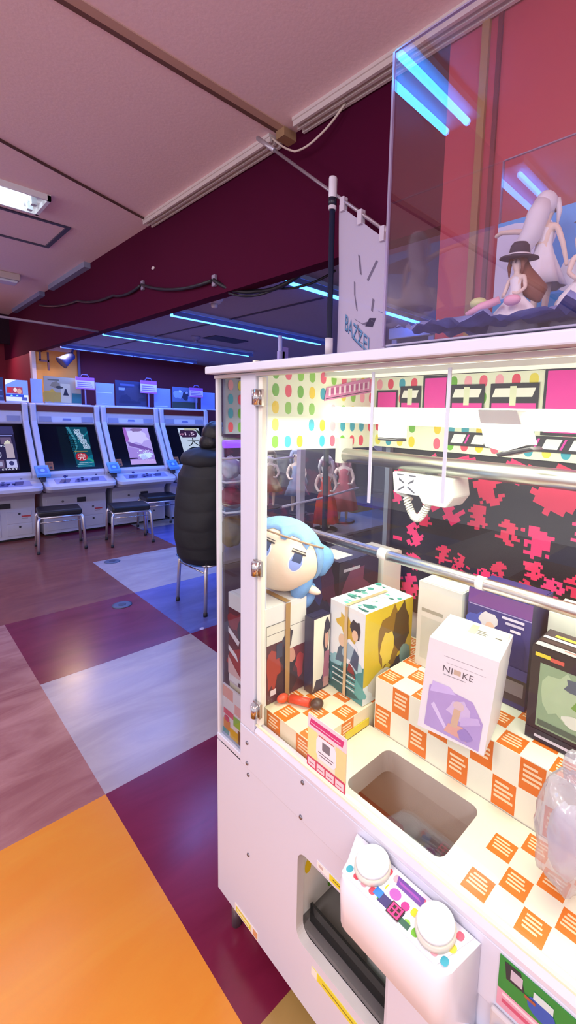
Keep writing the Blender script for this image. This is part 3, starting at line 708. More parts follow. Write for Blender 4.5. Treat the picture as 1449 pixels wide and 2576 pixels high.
# A: white box with comic art, doll on top
fa = [rect(0, 0, 1, .02, '#d8c8c8'), rect(0, .1, 1, .84, '#571f2b'), blotch(.3, .7, .3, .1, '#8c2a30', 3), blotch(.25, .28, .3, .14, '#a02c2c', 4), pol([(0, .42), (.25, .35), (.3, .28), (.0, .36)], '#f2eeee'), pol([(0, .62), (.34, .52), (.3, .46), (0, .56)], '#efeaea')] + fig_art(.6, .1, .74, .52, '#1c1a26', '#3d4364', '#2a2c46') + [pol([(0, .1), (.45, .1), (.2, .2), (0, .3)], '#e6c0b8'), rect(.42, .875, .95, .925, '#3a3840'), rect(.5, .93, .62, .945, '#6a6870'), rect(.3, .02, .9, .06, '#4a3c44')]
sa = [rect(.06, .0, 1, .62, '#5a2e2e'), blotch(.22, .35, .2, .22, '#a8402c', 8), blotch(.6, .42, .22, .2, '#2c2426', 9), oval(.66, .44, .1, .1, '#d8a088'), blotch(.85, .5, .14, .2, '#7a2a2a', 10), blotch(.5, .15, .3, .14, '#35282a', 12), blotch(.85, .3, .1, .14, '#c23c34', 13), rect(.05, .62, .52, .82, '#e9e7d8'), rect(.05, .72, .52, .725, '#55524c'), rect(.52, .5, .98, .95, '#f0eee2'), rect(.52, .74, .98, .745, '#55524c'), rect(.28, .45, .42, .6, '#3a4054'), rect(.15, .08, .28, .14, '#e8e0e0'), rect(.05, .818, .52, .824, '#55524c'), rect(.05, .5, .055, .82, '#55524c'), blotch(.55, .62, .12, .12, '#46424a', 14)]
prize_box('figure_box', 'white box with dark red comic art under the blue haired plush doll', .668, .815, .948, 1.125, B, 1.085, '#f0eeea', fa, sa, [rect(0, .02, 1, .05, '#e4e0d8')], 'side', '#b08a50')
# doll
dl = thing('plush_doll', 'blue haired plush doll with drowsy blue eyes lying on a white box', 'plush', (.79, 1.03, 1.0875))
face = V((-.67, -.69, .24)).normalized(); right = V((face.y, -face.x, 0)).normalized() * -1
right = V((.60, -.74, 0)).normalized()
up = right.cross(face).normalized() * -1
if up.z < 0: up = -up
roll = R(-19)
r2 = right * math.cos(roll) + up * math.sin(roll); u2 = up * math.cos(roll) - right * math.sin(roll)
HC = V((.79, 1.03, 1.0875 + .110)); Q = Matrix((r2, face, u2)).transposed()   # columns: r, f, u
def hp(a, f, u): return HC + Q @ V((a, f, u))
head = MB(); SKN = P('#f5e3cd', .85, 0, .03, 40, .1)
head.ell(HC, (.116, .104, .102), SKN, Q, 32, 22, lambda d: 1 + .03 * max(0, -d.z))
hd = head.build('head', dl)
HAIR = P('#86b2e4', .9, 0, .08, 50, .25); HAIR2 = P('#74a6de', .9, 0, .08, 50, .25)
def surf(az, el, k=1.0):
    """point on the head, az from the face direction, el up"""
    d = V((math.sin(az) * math.cos(el), math.cos(az) * math.cos(el), math.sin(el)))
    return hp(d.x * .116 * k, d.y * .104 * k, d.z * .102 * k)
hr = MB()
# cap: sphere part above a ragged fringe line
na, ne = 48, 14; vs = []; fs = []
def fringe(az):
    a = abs(math.degrees(az))
    base = 38 if a < 50 else (38 - (a - 50) * 1.45 if a < 85 else -18 - (a - 85) * .45)
    return R(max(-58, base - 14 * max(0, math.cos(az * 9 + .6)) * (1 if a < 75 else .2)))
for i in range(na):
    az = 2 * math.pi * i / na - math.pi
    for j in range(ne + 1):
        el = fringe(az) + (R(90) - fringe(az)) * j / ne
        vs.append(surf(az, el, 1.0 + (.012 if j == 0 else .075)))
for i in range(na):
    for j in range(ne): fs.append((i * (ne + 1) + j, ((i + 1) % na) * (ne + 1) + j, ((i + 1) % na) * (ne + 1) + j + 1, i * (ne + 1) + j + 1))
hr.add(vs, fs, HAIR, True)
hair = hr.build('hair', dl)
tl = MB(); tl.ell(hp(.095, -.045, .02), (.055, .048, .052), HAIR2, Q, 20, 14, lambda d: 1 + .06 * math.sin(6 * d.x + 4 * d.z)); tl.build('side_puff', hair)
tl = MB(); tl.ell(hp(.085, .01, -.055), (.03, .03, .05), HAIR2, Q, 16, 10); tl.build('side_lock', hair)
tl = MB(); tl.ell(hp(.115, -.02, -.085), (.022, .02, .04), HAIR2, Q, 14, 10); tl.build('side_lock', hair)
for az0, s in ((R(-23), 1), (R(26), 1)):
    ey = MB()
    def patch(a0, a1, e0, e1, k, mat, n=8, rnd=False):
        v = []; f_ = []
        for i in range(n + 1):
            for j in range(n + 1):
                u_, w_ = i / n * 2 - 1, j / n * 2 - 1
                if rnd: x_, y_ = u_ * math.sqrt(1 - w_ * w_ / 2), w_ * math.sqrt(1 - u_ * u_ / 2)
                else: x_, y_ = u_, w_
                v.append(surf((a0 + a1) / 2 + x_ * (a1 - a0) / 2, (e0 + e1) / 2 + y_ * (e1 - e0) / 2, k))
        for i in range(n):
            for j in range(n): f_.append((i * (n + 1) + j, (i + 1) * (n + 1) + j, (i + 1) * (n + 1) + j + 1, i * (n + 1) + j + 1))
        ey.add(v, f_, mat, True)
    patch(az0 - R(11), az0 + R(11), R(-15), R(16), 1.004, P('#f6f2f4', .6), rnd=True)
    patch(az0 - R(9.5), az0 + R(9.5), R(-13), R(14), 1.007, P('#8ea6ea', .6), rnd=True)
    patch(az0 - R(7), az0 + R(7), R(1), R(14), 1.010, P('#34466f', .6))
    patch(az0 - R(11.5), az0 + R(11.5), R(14), R(16.5), 1.013, P('#2a2630', .6))
    patch(az0 - R(11), az0 + R(11), R(18.5), R(19.8), 1.013, P('#3a343c', .6))
    ey.build('eye', hd)
el = MB(); el.tube([surf(a, R(30) + R(4) * math.sin(a), 1.085) for a in [2 * math.pi * i / 40 for i in range(40)]], .0028, P('#b08f72', .6), 8, closed=True); el.build('elastic_band', dl)
bd_ = MB(); bd_.ell(hp(.075, -.06, -.10), (.05, .04, .03), P('#f0e8dc', .8), Q, 16, 10); bd_.ell(hp(.12, .0, -.062), (.028, .016, .012), SKN, Q, 12, 8); bd_.build('body', dl)
# B box with girl art
sb = [rect(.06, .02, 1, .98, '#f2edd6'), pol([(.06, .02), (1, .02), (1, .35), (.5, .15), (.25, .16)], '#3a4050'), blotch(.78, .62, .16, .28, '#2a2a34', 5), oval(.82, .66, .11, .12, '#d9a68e'), blotch(.84, .84, .15, .1, '#26262e', 6), pol([(.62, .1), (1, .1), (1, .5), (.72, .5)], '#b06a7e'), pol([(.66, .02), (1, .02), (1, .14), (.7, .16)], '#c99a94')]
prize_box('figure_box', 'narrow cream box with a dark haired figure, beside the tall teal box', .80, .865, .9, .935, B, 1.035, '#25223c', None, sb, None)
prize_box('figure_box', 'large dark navy box standing behind the plush doll', .96, 1.15, .962, 1.12, B, 1.145, '#2a2840', [blotch(.3, .7, .25, .2, '#3a4a8a', 2), blotch(.7, .75, .2, .2, '#5a3a62', 3), rect(.1, .3, .9, .42, '#1c1c30')], [blotch(.4, .7, .3, .24, '#6a3a58', 2), blotch(.65, .5, .3, .12, '#443a70', 3), blotch(.5, .2, .5, .14, '#3448a0', 4), rect(.1, .9, .5, .93, '#a8a0b0')], [rect(.1, .1, .8, .5, '#d8d4d0'), rect(.15, .6, .6, .7, '#484868')], None)
prize_box('figure_box', 'white box with a tall red oval and a pale figure, behind the green box', 1.17, 1.27, .955, 1.10, B, 1.13, '#efe9dc', [oval(.55, .5, .32, .42, '#c23a3c', 28), oval(.55, .5, .28, .38, '#b5303a', 28)] + fig_art(.55, .22, .5, .24, '#e8d2b8', '#e9e2d8', '#d8cfc4') + [rect(.5, .66, .58, .88, '#c9a06a')], None, None)
# C: the tall box with teal swirls (front, yellow side)
fg = [pol([(0, 0), (1, 0), (1, .42), (.7, .36), (.4, .4), (0, .34)], '#3f8d8c'), blotch(.3, .2, .35, .12, '#2c7270', 5), blotch(.75, .14, .3, .1, '#57a8a2', 6), blotch(.2, .34, .2, .08, '#8cc4c8', 7), blotch(.75, .4, .25, .07, '#a8d2d6', 8), blotch(.4, .05, .4, .06, '#236260', 15),
      blotch(.44, .8, .22, .11, '#d4b02a', 9, 12, .45), blotch(.62, .68, .13, .09, '#c8a428', 19), blotch(.75, .79, .13, .1, '#2b2326', 10), oval(.74, .72, .085, .06, '#e4c09c'), pol([(.4, .38), (.78, .36), (.82, .6), (.6, .66), (.36, .58)], '#e8ecee'), pol([(.2, .34), (.45, .36), (.42, .58), (.28, .5)], '#4a6272'), blotch(.6, .5, .18, .1, '#9fb8c4', 11), pol([(.62, .4), (.84, .34), (.86, .52), (.74, .58)], '#42566e'), oval(.38, .6, .1, .07, '#dfc0a0'), pol([(.56, .3), (.8, .24), (.74, .34), (.6, .4)], '#8a3a38')] + [rect(.12 + .04 * (i % 2), .1 + .035 * i, .78, .116 + .035 * i, '#274a4c' if i % 2 else '#c9dcd8') for i in range(6)]
sg = [pol([(0, .2), (1, .25), (1, 1), (0, 1)], '#d8be2c'), blotch(.55, .6, .26, .34, '#8a6a24', 3), blotch(.75, .7, .2, .26, '#4c3f24', 4), blotch(.45, .5, .14, .2, '#e6cc48', 5), blotch(.4, .15, .3, .14, '#d8d4c8', 6), blotch(.7, .2, .2, .18, '#3a3a3a', 7), blotch(.85, .35, .15, .14, '#7fa8a0', 8)]
tg = []
r_ = random.Random(17)
for i in range(34): tg.append(blotch(r_.random(), r_.random(), .04 + .1 * r_.random(), .02 + .03 * r_.random(), r_.choice(['#2f7f78', '#3f9d90', '#1f5f5c', '#6cc0b0', '#dff0ea']), i))
tg = [('p', [(min(1, max(0, a)), min(1, max(0, b_))) for a, b_ in s[1]], s[2]) for s in tg] + [rect(.3, .35, .74, .5, '#f0f6f0'), rect(.34, .55, .7, .64, '#e6f2ea')]
prize_box('figure_box', 'tall box with teal waves and a yellow side, standing just behind the prize chute', .868, 1.07, .755, .9, B, 1.075, '#e9f1f0', fg, sg, tg, 'front', '#d2b98c', rz=R(-3))
# D: white and lilac box leaning at the chute
fw_ = [rect(.25, .86, .8, .865, '#9a98a2'), rect(.3, .80, .86, .803, '#9a98a2'), txt('NI', .26, .70, .40, .765, '#5f5c62'), txt('KE', .55, .70, .70, .765, '#5f5c62'), rect(.42, .71, .52, .76, '#cbb7a0'), rect(.28, .67, .6, .676, '#8c8a92'),
       pol([(.1, .05), (.92, .02), (.92, .32), (.74, .5), (.2, .54), (.1, .5)], '#b3a0d8'), pol([(.12, .44), (.5, .5), (.4, .56), (.14, .56)], '#cdbef0'), pol([(.16, .3), (.4, .1), (.44, .12), (.2, .34)], '#d8ccf2'), blotch(.58, .36, .18, .1, '#cfc0e6', 4), oval(.56, .40, .08, .05, '#d8c4c8'), pol([(.4, .08), (.75, .06), (.66, .2), (.45, .18)], '#dba99c'), pol([(.48, .16), (.58, .16), (.6, .36), (.5, .36)], '#d2b69a'), pol([(.62, .2), (.9, .3), (.85, .36), (.62, .3)], '#c7b6e6'), blotch(.7, .12, .1, .06, '#9a88c8', 6)]
tw = [pol([(0, .55), (1, .55), (1, 1), (0, 1)], '#d3d2c2'), rect(.02, .82, .98, .99, '#d8d2f0'), rect(.15, .88, .8, .93, '#e2c8e6'), rect(.40, .55, .52, .9, '#e0cf98'), rect(.52, .6, .68, .63, '#77756c'), rect(.52, .66, .7, .69, '#77756c'), rect(.52, .72, .66, .75, '#77756c'), rect(.8, .5, .92, .62, '#f4f4ea'), rect(.82, .64, .92, .68, '#66645c')]
prize_box('figure_box', 'white box with a lilac panel overhanging the chute edge', .805, .945, .392, .544, S, 1.118, '#ecebf0', fw_, None, tw, None, rz=R(13), lift=.007).rotation_euler.x = R(4.5)
prize_box('figure_box', 'pale grey box behind the lilac panel box, beside the pink pixel poster', 1.02, 1.14, .56, .70, S, 1.15, '#d9d8cc', [rect(.1, .1, .9, .6, '#c8cabc'), rect(.1, .66, .6, .7, '#a0a090')], [rect(.1, .7, .9, .95, '#cfcdd8'), rect(.1, .1, .9, .5, '#c2c6b8'), blotch(.5, .3, .25, .14, '#a8b09c', 3)], [rect(.1, .5, .5, .7, '#d0b48c')], None)
fp = [pol([(0, 0), (1, 0), (1, 1), (0, 1)], '#3f3b7c'), pol([(0, .86), (1, .86), (1, 1), (0, 1)], '#7a4a90'), rect(.02, .845, 1, .855, '#a89ac8'), blotch(.2, .66, .2, .12, '#4a58b0', 3), blotch(.78, .5, .18, .3, '#35347a', 4), blotch(.34, .72, .15, .09, '#d9d6d8', 5), oval(.38, .68, .07, .045, '#e2c0a8'), pol([(.2, .5), (.5, .52), (.46, .66), (.3, .64)], '#4c423c'), pol([(.4, .58), (.7, .52), (.7, .58), (.46, .66)], '#c8a86a'), rect(.56, .80, .9, .825, '#d9d4e4'), rect(.62, .755, .9, .78, '#c8c2d8'), rect(.7, .7, .86, .725, '#e4e0ea'), rect(0, .05, 1, .28, '#40383e'), rect(.02, .1, .42, .27, '#bdb4b0'), rect(.45, .12, .96, .25, '#8f8a90'), rect(.3, .02, .62, .08, '#a8ccd6'), rect(0, .28, 1, .38, '#4a4a98')]
prize_box('figure_box', 'deep purple box with a white haired figure, under the steel bar', 1.03, 1.16, .378, .548, S, 1.172, '#3d3a78', fp, [rect(0, 0, 1, 1, '#35325f')], None, None)
fd = [rect(.0, .0, 1, 1, '#2a2428'), rect(.1, .16, 1, .84, '#87a380'), blotch(.35, .55, .2, .24, '#a6bf98', 3), blotch(.7, .6, .24, .2, '#6e9a44', 4), blotch(.75, .4, .16, .14, '#2c2320', 5), blotch(.5, .35, .14, .06, '#d4dccb', 6), blotch(.55, .72, .2, .1, '#50606a', 7), rect(.12, .18, .7, .24, '#4f6050'), rect(.04, .9, .2, .94, '#d8cc3a'), rect(.2, .89, .34, .93, '#c8584c'), rect(0, .0, 1, .12, '#23252f'), rect(.1, .04, .5, .07, '#c8c4d0')]
prize_box('figure_box', 'black framed box with a green picture, at the right end of the raised shelf', .955, 1.06, .14, .345, S, 1.118, '#2b262a', fd, None, [rect(0, .0, 1, .2, '#d4d0cc'), rect(0, .25, 1, .42, '#4a3a38'), rect(.0, .48, 1, .6, '#e6e2de'), rect(.0, .62, 1, 1, '#43353a'), rect(.1, .66, .6, .78, '#d8c444'), rect(.3, .1, .6, .16, '#d89890')], None)
prize_box('figure_box', 'white box with orange print on its lid, behind the black framed box', 1.085, 1.2, .12, .36, S, 1.15, '#e9ebdc', [rect(.1, .3, .9, .6, '#d8d8c8')], None, [rect(.4, .3, .8, .5, '#d8742c'), rect(.45, .55, .8, .62, '#c8402c'), rect(.2, .2, .9, .24, '#e6c84a')], None)
# small things
t = thing('toy_clip', 'small red and black clip lying on the checked corner block', 'toy', (.75, .87, BZ))
MB().cyl((.735, .915, BZ + .014), (.76, .86, BZ + .014), .012, P('#d8402c', .4), 14).ell((.72, .93, BZ + .014), (.018, .014, .012), P('#e0522c', .4)).build('handle', t)
MB().ell((.772, .845, BZ + .014), (.018, .018, .013), P('#3a2a28', .4)).build('knob', t)
# clear bin in the chute
t = thing('plastic_bin', 'clear plastic bin standing inside the prize chute', 'bin', (.77, .50, .29))
cb = MB(); gm = glass('clear bin', .06, '#d4dad8', .1, .45)
def ringbox(z, e): return [(x, y, z) for x, y in rounded(.705 - e, .835 + e, .405 - e, .60 + e, .045, 5)]
Ls = [ringbox(.295, 0), ringbox(.56, .006)]; k = len(Ls[0])
cb.add(Ls[0] + Ls[1], [(i, (i + 1) % k, (i + 1) % k + k, i + k) for i in range(k)], gm, True); cb.poly(Ls[0], gm); cb.build('shell', t)
MB().tube(ringbox(.562, .006), .004, P('#aab4b2', .3), 8, closed=True).build('rim', t)
tag(MB().box(.72, .80, .42, .52, .2965, .335, P('#a84a58', .5)).build('red_pouch', None, .012), 'dark pink pouch lying at the bottom of the clear bin', 'pouch')
# crumpled clear bag at the right
t = thing('plastic_bag', 'crumpled clear plastic bag standing on the play field at the right edge', 'bag', (.79, .20, PFZ))
bm_ = MB(); cl_ = glass('crumpled film', .10, '#eceaf2', .15, .22)
def crump(d): return 1 + .16 * mnoise.noise(V((d.x * 2.4, d.y * 2.4, d.z * 2.4 + 3))) + .07 * mnoise.noise(V((d.x * 7, d.y * 7, d.z * 7)))
bm_.ell((.80, .195, PFZ + .125), (.055, .058, .115), cl_, None, 40, 28, crump); bm_.build('film', t)
g2 = MB(); g2.ell((.80, .195, PFZ + .25), (.02, .022, .032), cl_, None, 24, 14, crump); g2.build('neck', t)
g3 = MB(); g3.ell((.80, .195, PFZ + .105), (.034, .036, .07), P('#d9d6dd', .5), None, 24, 16, crump); g3.build('soft_toy', t)
# price card on the glass
t = thing('price_card', 'pink and yellow price card fixed to the lower left of the door glass', 'sign', (FX, .67, .765))
pc = MB(); pc.box(FX + .0015, FX + .003, .607, .735, .781, .912, P('#f6ead2', .4))
sh = [rect(0, .74, 1, 1, '#f3d6dc'), para(.04, .80, .9, .93, .04, '#d03a78'), rect(.08, .84, .86, .855, '#f2c4d4'), rect(.0, .2, .26, .74, '#f4e79c'), rect(.74, .2, 1, .74, '#f4d998'), pol([(.3, .28), (.7, .28), (.76, .36), (.76, .62), (.7, .7), (.3, .7), (.24, .62), (.24, .36)], '#f6eef2'), rect(.4, .48, .6, .64, '#77747c'), rect(.3, .4, .7, .415, '#5a4a58'), rect(.34, .35, .66, .365, '#6a5a68'), rect(.3, .71, .7, .725, '#c83a58'), rect(.0, .0, 1, .2, '#cf4a66')]
for i in range(4): sh += [rect(.03 + .245 * i, .03, .235 + .245 * i, .17, '#f4d4d8'), rect(.06 + .245 * i, .08, .2 + .245 * i, .095, '#b8506a')]
art(pc, (FX + .0015, .735, .781), (0, -.128, 0), (0, 0, .131), sh); pc.build('card', t)
tag(t)
# ================================================================== ON TOP OF THE CRANE MACHINE: ACRYLIC CASE AND FIGURES
TZ = 1.776
ac = thing('acrylic_case', 'tall clear acrylic display case standing on the crane machine', 'display case', (1.12, .15, TZ))
AG = glass('acrylic', .07, '#fbf9fd')
cx0, cx1, cy0, cy1, cz0, cz1 = .85, 1.40, -.40, .725, TZ, 2.415
MB().box(cx0, cx0 + .004, cy0, cy1, cz0, cz1, AG).build('front_pane', ac)
MB().box(cx1 - .004, cx1, cy0, cy1, cz0, cz1, AG).build('rear_pane', ac)
MB().box(cx0 + .0045, cx1 - .0045, cy1 - .004, cy1, cz0, cz1, AG).build('end_pane', ac)
MB().box(cx0 + .0045, cx1 - .0045, cy0, cy1 - .0045, cz0, cz0 + .004, P('#b9b4c8', .3)).build('floor_plate', ac)
em = glass('acrylic edge', .12, '#cfc3e0', .1, .35)
for x in (cx0 - .002, cx1 - .004):
    e = MB().box(x, x + .006, cy1 - .003, cy1 + .003, cz0, cz1 + .002, em); e.build('glued_edge', ac)
    MB().box(x, x + .006, cy0, cy1 - .0035, cz1 + .0005, cz1 + .004, em).build('top_edge', ac)
# crumpled blue tulle on the case floor
tu = MB(); nx, ny = 26, 60; vs = []; fs = []
for i in range(nx + 1):
    for j in range(ny + 1):
        x = cx0 + .012 + (cx1 - cx0 - .03) * i / nx; y = cy0 + .02 + (cy1 - cy0 - .04) * j / ny
        q = V((x * 9, y * 9, 0)); z = TZ + .03 + .055 * abs(mnoise.noise(q)) + .03 * abs(mnoise.noise(q * 2.7)) + .045 * (i / nx)
        vs.append((x, y, z))
for i in range(nx):
    for j in range(ny): a = i * (ny + 1) + j; fs.append((a, a + ny + 1, a + ny + 2, a + 1))
tu.add(vs, fs, P('#93a4e0', .7, 0, .2, 30, .2), True)
base = len(tu.v)
bt = [(x, y, TZ + .006) for x, y in ((cx0 + .012, cy0 + .02), (cx1 - .018, cy0 + .02), (cx1 - .018, cy1 - .02), (cx0 + .012, cy1 - .02))]
tu.poly(list(reversed(bt)), P('#6d7fc8', .7))
tag(tu.build('tulle'), 'crumpled blue violet tulle lining the floor of the acrylic case', 'fabric', kind='stuff')
# beach picture card standing at the back of the case
cdm = thing('picture_card', 'tall blue beach picture card standing behind the figures in the acrylic case', 'picture', (1.37, .4, TZ + .07))
c_ = MB(); cw0, cw1, ch0, ch1 = -.05, .715, TZ + .06, 2.22
c_.box(1.372, 1.377, cw0, cw1, ch0, ch1, P('#4f9fe8', .45))
art(c_, (1.372, cw1, ch0), (0, -(cw1 - cw0), 0), (0, 0, ch1 - ch0), [rect(0, 0, 1, 1, '#5aa6ee'), pol([(0, .4), (.17, .4), (.2, .6), (.24, .8), (.22, .92), (.07, .97), (0, .97)], '#dcdcf2'), rect(0, .2, .4, .38, '#3f98d6'), rect(0, .0, .4, .22, '#5fb0b0'), blotch(.16, .16, .08, .05, '#b6d08c', 3), blotch(.36, .5, .13, .15, '#f0f3f8', 4), blotch(.5, .4, .16, .16, '#eef2f8', 5), pol([(.3, .86), (.45, .78), (.6, .84), (.6, .9), (.4, .94)], '#4a4650'), rect(.4, 0, 1, .3, '#4a90d0'), blotch(.7, .5, .2, .14, '#f2f4f8', 6)])
c_.build('card', cdm)
st_ = MB().box(1.378, 1.393, .2, .23, TZ + .06, 2.1, P('#c8c8d4', .4)).build('stand', cdm)

def figurine(name, label, loc, h, yaw, hair, dress, skin_c='#f1dccb', hairlen=.5, pose='arm', hat=None, group=None, bottom=None, clear=None, base=True, wide=1.0, mats=None):
    """small standing figure: one skinned body, hair, dress and what it wears"""
    t = thing(name, label, 'figurine', loc, group, yaw)
    mt = lambda c, r=.5: (mats or P(c, r, 0, .05, 60))
    b0 = .02 * h if base else 0
    def p(x, y, z): return V((x * h, y * h, b0 + z * h))
    J = [(p(0, 0, .50), .075 * h), (p(0, .005, .60), .055 * h), (p(0, .0, .70), .068 * h), (p(0, 0, .775), .026 * h), (p(0, -.01, .86), .072 * h), (p(0, -.005, .91), .07 * h)]
    Ed = [(0, 1), (1, 2), (2, 3), (3, 4), (4, 5)]
    def chain(start, pts):
        pr = start
        for q, r in pts: J.append((p(*q), r * h)); Ed.append((pr, len(J) - 1)); pr = len(J) - 1
    for s in (1, -1): chain(0, [((s * .05, 0, .44), .05), ((s * .052, -.01, .25), .034), ((s * .05, .005, .06), .022), ((s * .052, -.045, .015), .016)])
    if pose == 'arm':
        chain(2, [((.10, 0, .72), .028), ((.24, .03, .76), .024), ((.40, .02, .80), .02), ((.48, .0, .79), .018)])
        chain(2, [((-.10, 0, .72), .028), ((-.15, -.02, .58), .022), ((-.17, -.05, .46), .018), ((-.175, -.06, .41), .016)])
    else:
        for s in (1, -1): chain(2, [((s * .10, 0, .72), .028), ((s * .14, -.02, .59), .022), ((s * .10, -.10, .52), .018), ((s * .05, -.13, .54), .015)])
    skin('body', J, Ed, mt(skin_c, .6), t, sub=1)
    hm = mt(hair, .55); hb = MB(); c = p(0, .0, .90)
    hb.ell(p(0, .014, .905), (.088 * h, .088 * h, .092 * h), hm, None, 20, 14, lambda d: 1 if d.y > -.45 or d.z > .35 else .78)
    hb.tube([p(0, .05, .90), p(.02, .085, .80), p(.05 * wide, .11, .80 - hairlen * .4), p(.12 * wide, .13, .82 - hairlen * .75), p(.14 * wide, .12, .80 - hairlen)], [.07 * h, .085 * h, .085 * h * wide, .075 * h * wide, .02 * h], hm, 14)
    for s in (1, -1): hb.tube([p(s * .07, -.03, .93), p(s * .092, -.03, .84), p(s * .085, -.03, .74)], [.024 * h, .022 * h, .008 * h], hm, 8)
    hb.build('hair', t, local=True)
    dm = mt(dress, .6); d = MB()
    prof = [(.035 * h, b0 + .745 * h), (.078 * h, b0 + .70 * h), (.066 * h, b0 + .60 * h), (.085 * h, b0 + .53 * h), (.15 * h * wide, b0 + .38 * h), (.20 * h * wide, b0 + (bottom or .27) * h), (.19 * h * wide, b0 + (bottom or .27) * h)]
    n = 28; v = []; f_ = []
    for i, (r, z) in enumerate(prof):
        for j in range(n):
            a = 2 * math.pi * j / n; q = r * (1 + (.10 * math.cos(7 * a) if i >= 4 else 0)); v.append((q * math.cos(a), q * .8 * math.sin(a), z))
    for i in range(len(prof) - 1):
        for j in range(n): f_.append((i * n + j, i * n + (j + 1) % n, (i + 1) * n + (j + 1) % n, (i + 1) * n + j))
    d.add(v, f_, dm, True); d.build('dress', t, local=True)
    ey = MB()
    for s in (1, -1): ey.ell(p(s * .03, -.078, .875), (.014 * h, .006 * h, .02 * h), mt('#3a3344'), None, 10, 6)
    for s in (1, -1): MB().ell(p(s * .03, -.078, .875), (.014 * h, .006 * h, .02 * h), mt('#3a3344'), None, 10, 6).build('eye', t, local=True)
    if hat:
        ht = MB(); ht.lathe([(.21 * h, -.01 * h), (.2 * h, .008 * h), (.115 * h, .03 * h), (.10 * h, .12 * h), (.07 * h, .155 * h), (.01 * h, .165 * h)], p(0, .01, .93), P(hat, .7), 24, (.12, -.1, 1))
        o = ht.build('hat', t, local=True)
        MB().lathe([(.122 * h, .022 * h), (.118 * h, .042 * h)], p(0, .01, .93), P('#e8e2e4', .6), 24, (.12, -.1, 1)).build('ribbon', o, local=True)
    if base: MB().lathe([(.17 * h, 0), (.17 * h, .018 * h), (.16 * h, .022 * h)], (0, 0, 0), P(base if isinstance(base, str) else '#cfd2dc', .3), 28).build('base', t, local=True)
    return t
MB().box(1.21, 1.29, .475, .555, TZ + .0045, TZ + .094, glass('riser', .08, '#e8e8f2', .05, .25)).build('riser', ac)
figurine('figurine', 'white haired figurine with one arm stretched out, behind the hatted figurine', (1.25, .515, TZ + .095), .335, R(80), '#e6e3ea', '#f1eef2', hairlen=.34, pose='arm', wide=.95, base='#e4e4ee')
figurine('figurine', 'brown haired figurine in a white dress and a dark hat', (1.05, .49, TZ + .006), .215, R(-105), '#8a5a48', '#f2eeee', hairlen=.35, pose='both', hat='#3a3244', wide=1.5, bottom=.12, base='#e8dfe8')
figurine('figurine', 'pale figurine in white at the right edge of the acrylic case', (1.12, .36, TZ + .006), .27, R(-60), '#e9e2da', '#f4f1ee', hairlen=.5, pose='both', wide=1.4, bottom=.1, base='#dfe3ee')
t = thing('beach_toy', 'small pink and yellow toy lying in front of the hatted figurine', 'toy', (.98, .545, TZ + .07))
MB().tube([(.99, .50, TZ + .105), (.98, .54, TZ + .092), (.975, .575, TZ + .078)], [.008, .01, .006], P('#f0b4c8', .5), 10).build('handle', t)
MB().ell((1.03, .575, TZ + .115), (.02, .022, .014), P('#dfe6a0', .5)).ell((.99, .47, TZ + .10), (.012, .02, .012), P('#f4b6c8', .5)).build('shell', t)

# ================================================================== BANNER
bn = thing('banner_flag', 'white cloth banner on a dark pole with a long slanting top rod', 'banner', (1.40, 1.51, 0))
MB().cyl((1.40, 1.51, .03), (1.40, 1.51, 2.50), .0125, P('#1c2740', .35), 14).build('pole', bn)
tc_ = MB().lathe([(.017, -.05), (.017, .0), (.018, .002), (.018, .075), (.0165, .08), (.006, .084)], (1.40, 1.51, 2.535), P('#e6e3ea', .35), 16).build('pole_cap', bn)
MB().cyl((1.40, 1.51, 2.50), (1.40, 1.51, 2.532), .0185, P('#1c2030', .35), 14).build('cap_band', tc_)
MB().cyl((1.40, 1.51, 1.88), (1.40, 1.51, 1.95), .018, P('#e6e3ea', .4), 14).build('joint_collar', bn)
MB().lathe([(.14, 0), (.14, .02), (.05, .045), (.03, .05)], (1.40, 1.51, 0), P('#3c4452', .5), 24).build('foot', bn)
ra, rb = V((1.385, 2.045, 2.955)), V((1.43, 1.235, 2.345))
MB().cyl(ra, ra.lerp(rb, .16), .011, P('#c9c2c8', .35, .5), 12).cyl(ra.lerp(rb, .16), rb, .0075, P('#a89ca6', .35, .5), 12).build('top_rod', bn)
MB().ell(rb, (.012, .012, .012), P('#d8d4da', .4)).build('rod_end', bn)
dr = (rb - ra).normalized()
def rodp(y): return ra + dr * ((ra.y - y) / -dr.y)
cl = MB(); nu, nv = 10, 40; vs = []; fs = []; CM = bpy.data.materials.new('banner cloth'); CM.use_nodes = True
nt = CM.node_tree; bs = nt.nodes['Principled BSDF']; bs.inputs['Base Color'].default_value = lin('#e9e2f3'); bs.inputs['Roughness'].default_value = .8
tr = nt.nodes.new('ShaderNodeBsdfTranslucent'); tr.inputs['Color'].default_value = lin('#e9e2f3'); mx = nt.nodes.new('ShaderNodeMixShader'); mx.inputs[0].default_value = .45
tp = nt.nodes.new('ShaderNodeBsdfTransparent'); m3 = nt.nodes.new('ShaderNodeMixShader'); m3.inputs[0].default_value = .06
wv = nt.nodes.new('ShaderNodeTexWave'); wv.inputs['Scale'].default_value = 120; bp = nt.nodes.new('ShaderNodeBump'); bp.inputs['Strength'].default_value = .1; nt.links.new(wv.outputs['Fac'], bp.inputs['Height']); nt.links.new(bp.outputs[0], bs.inputs['Normal'])
nt.links.new(bs.outputs[0], mx.inputs[1]); nt.links.new(tr.outputs[0], mx.inputs[2]); nt.links.new(mx.outputs[0], m3.inputs[1]); nt.links.new(tp.outputs[0], m3.inputs[2]); nt.links.new(m3.outputs[0], nt.nodes['Material Output'].inputs['Surface'])
ya_, yb_ = 1.485, 1.215
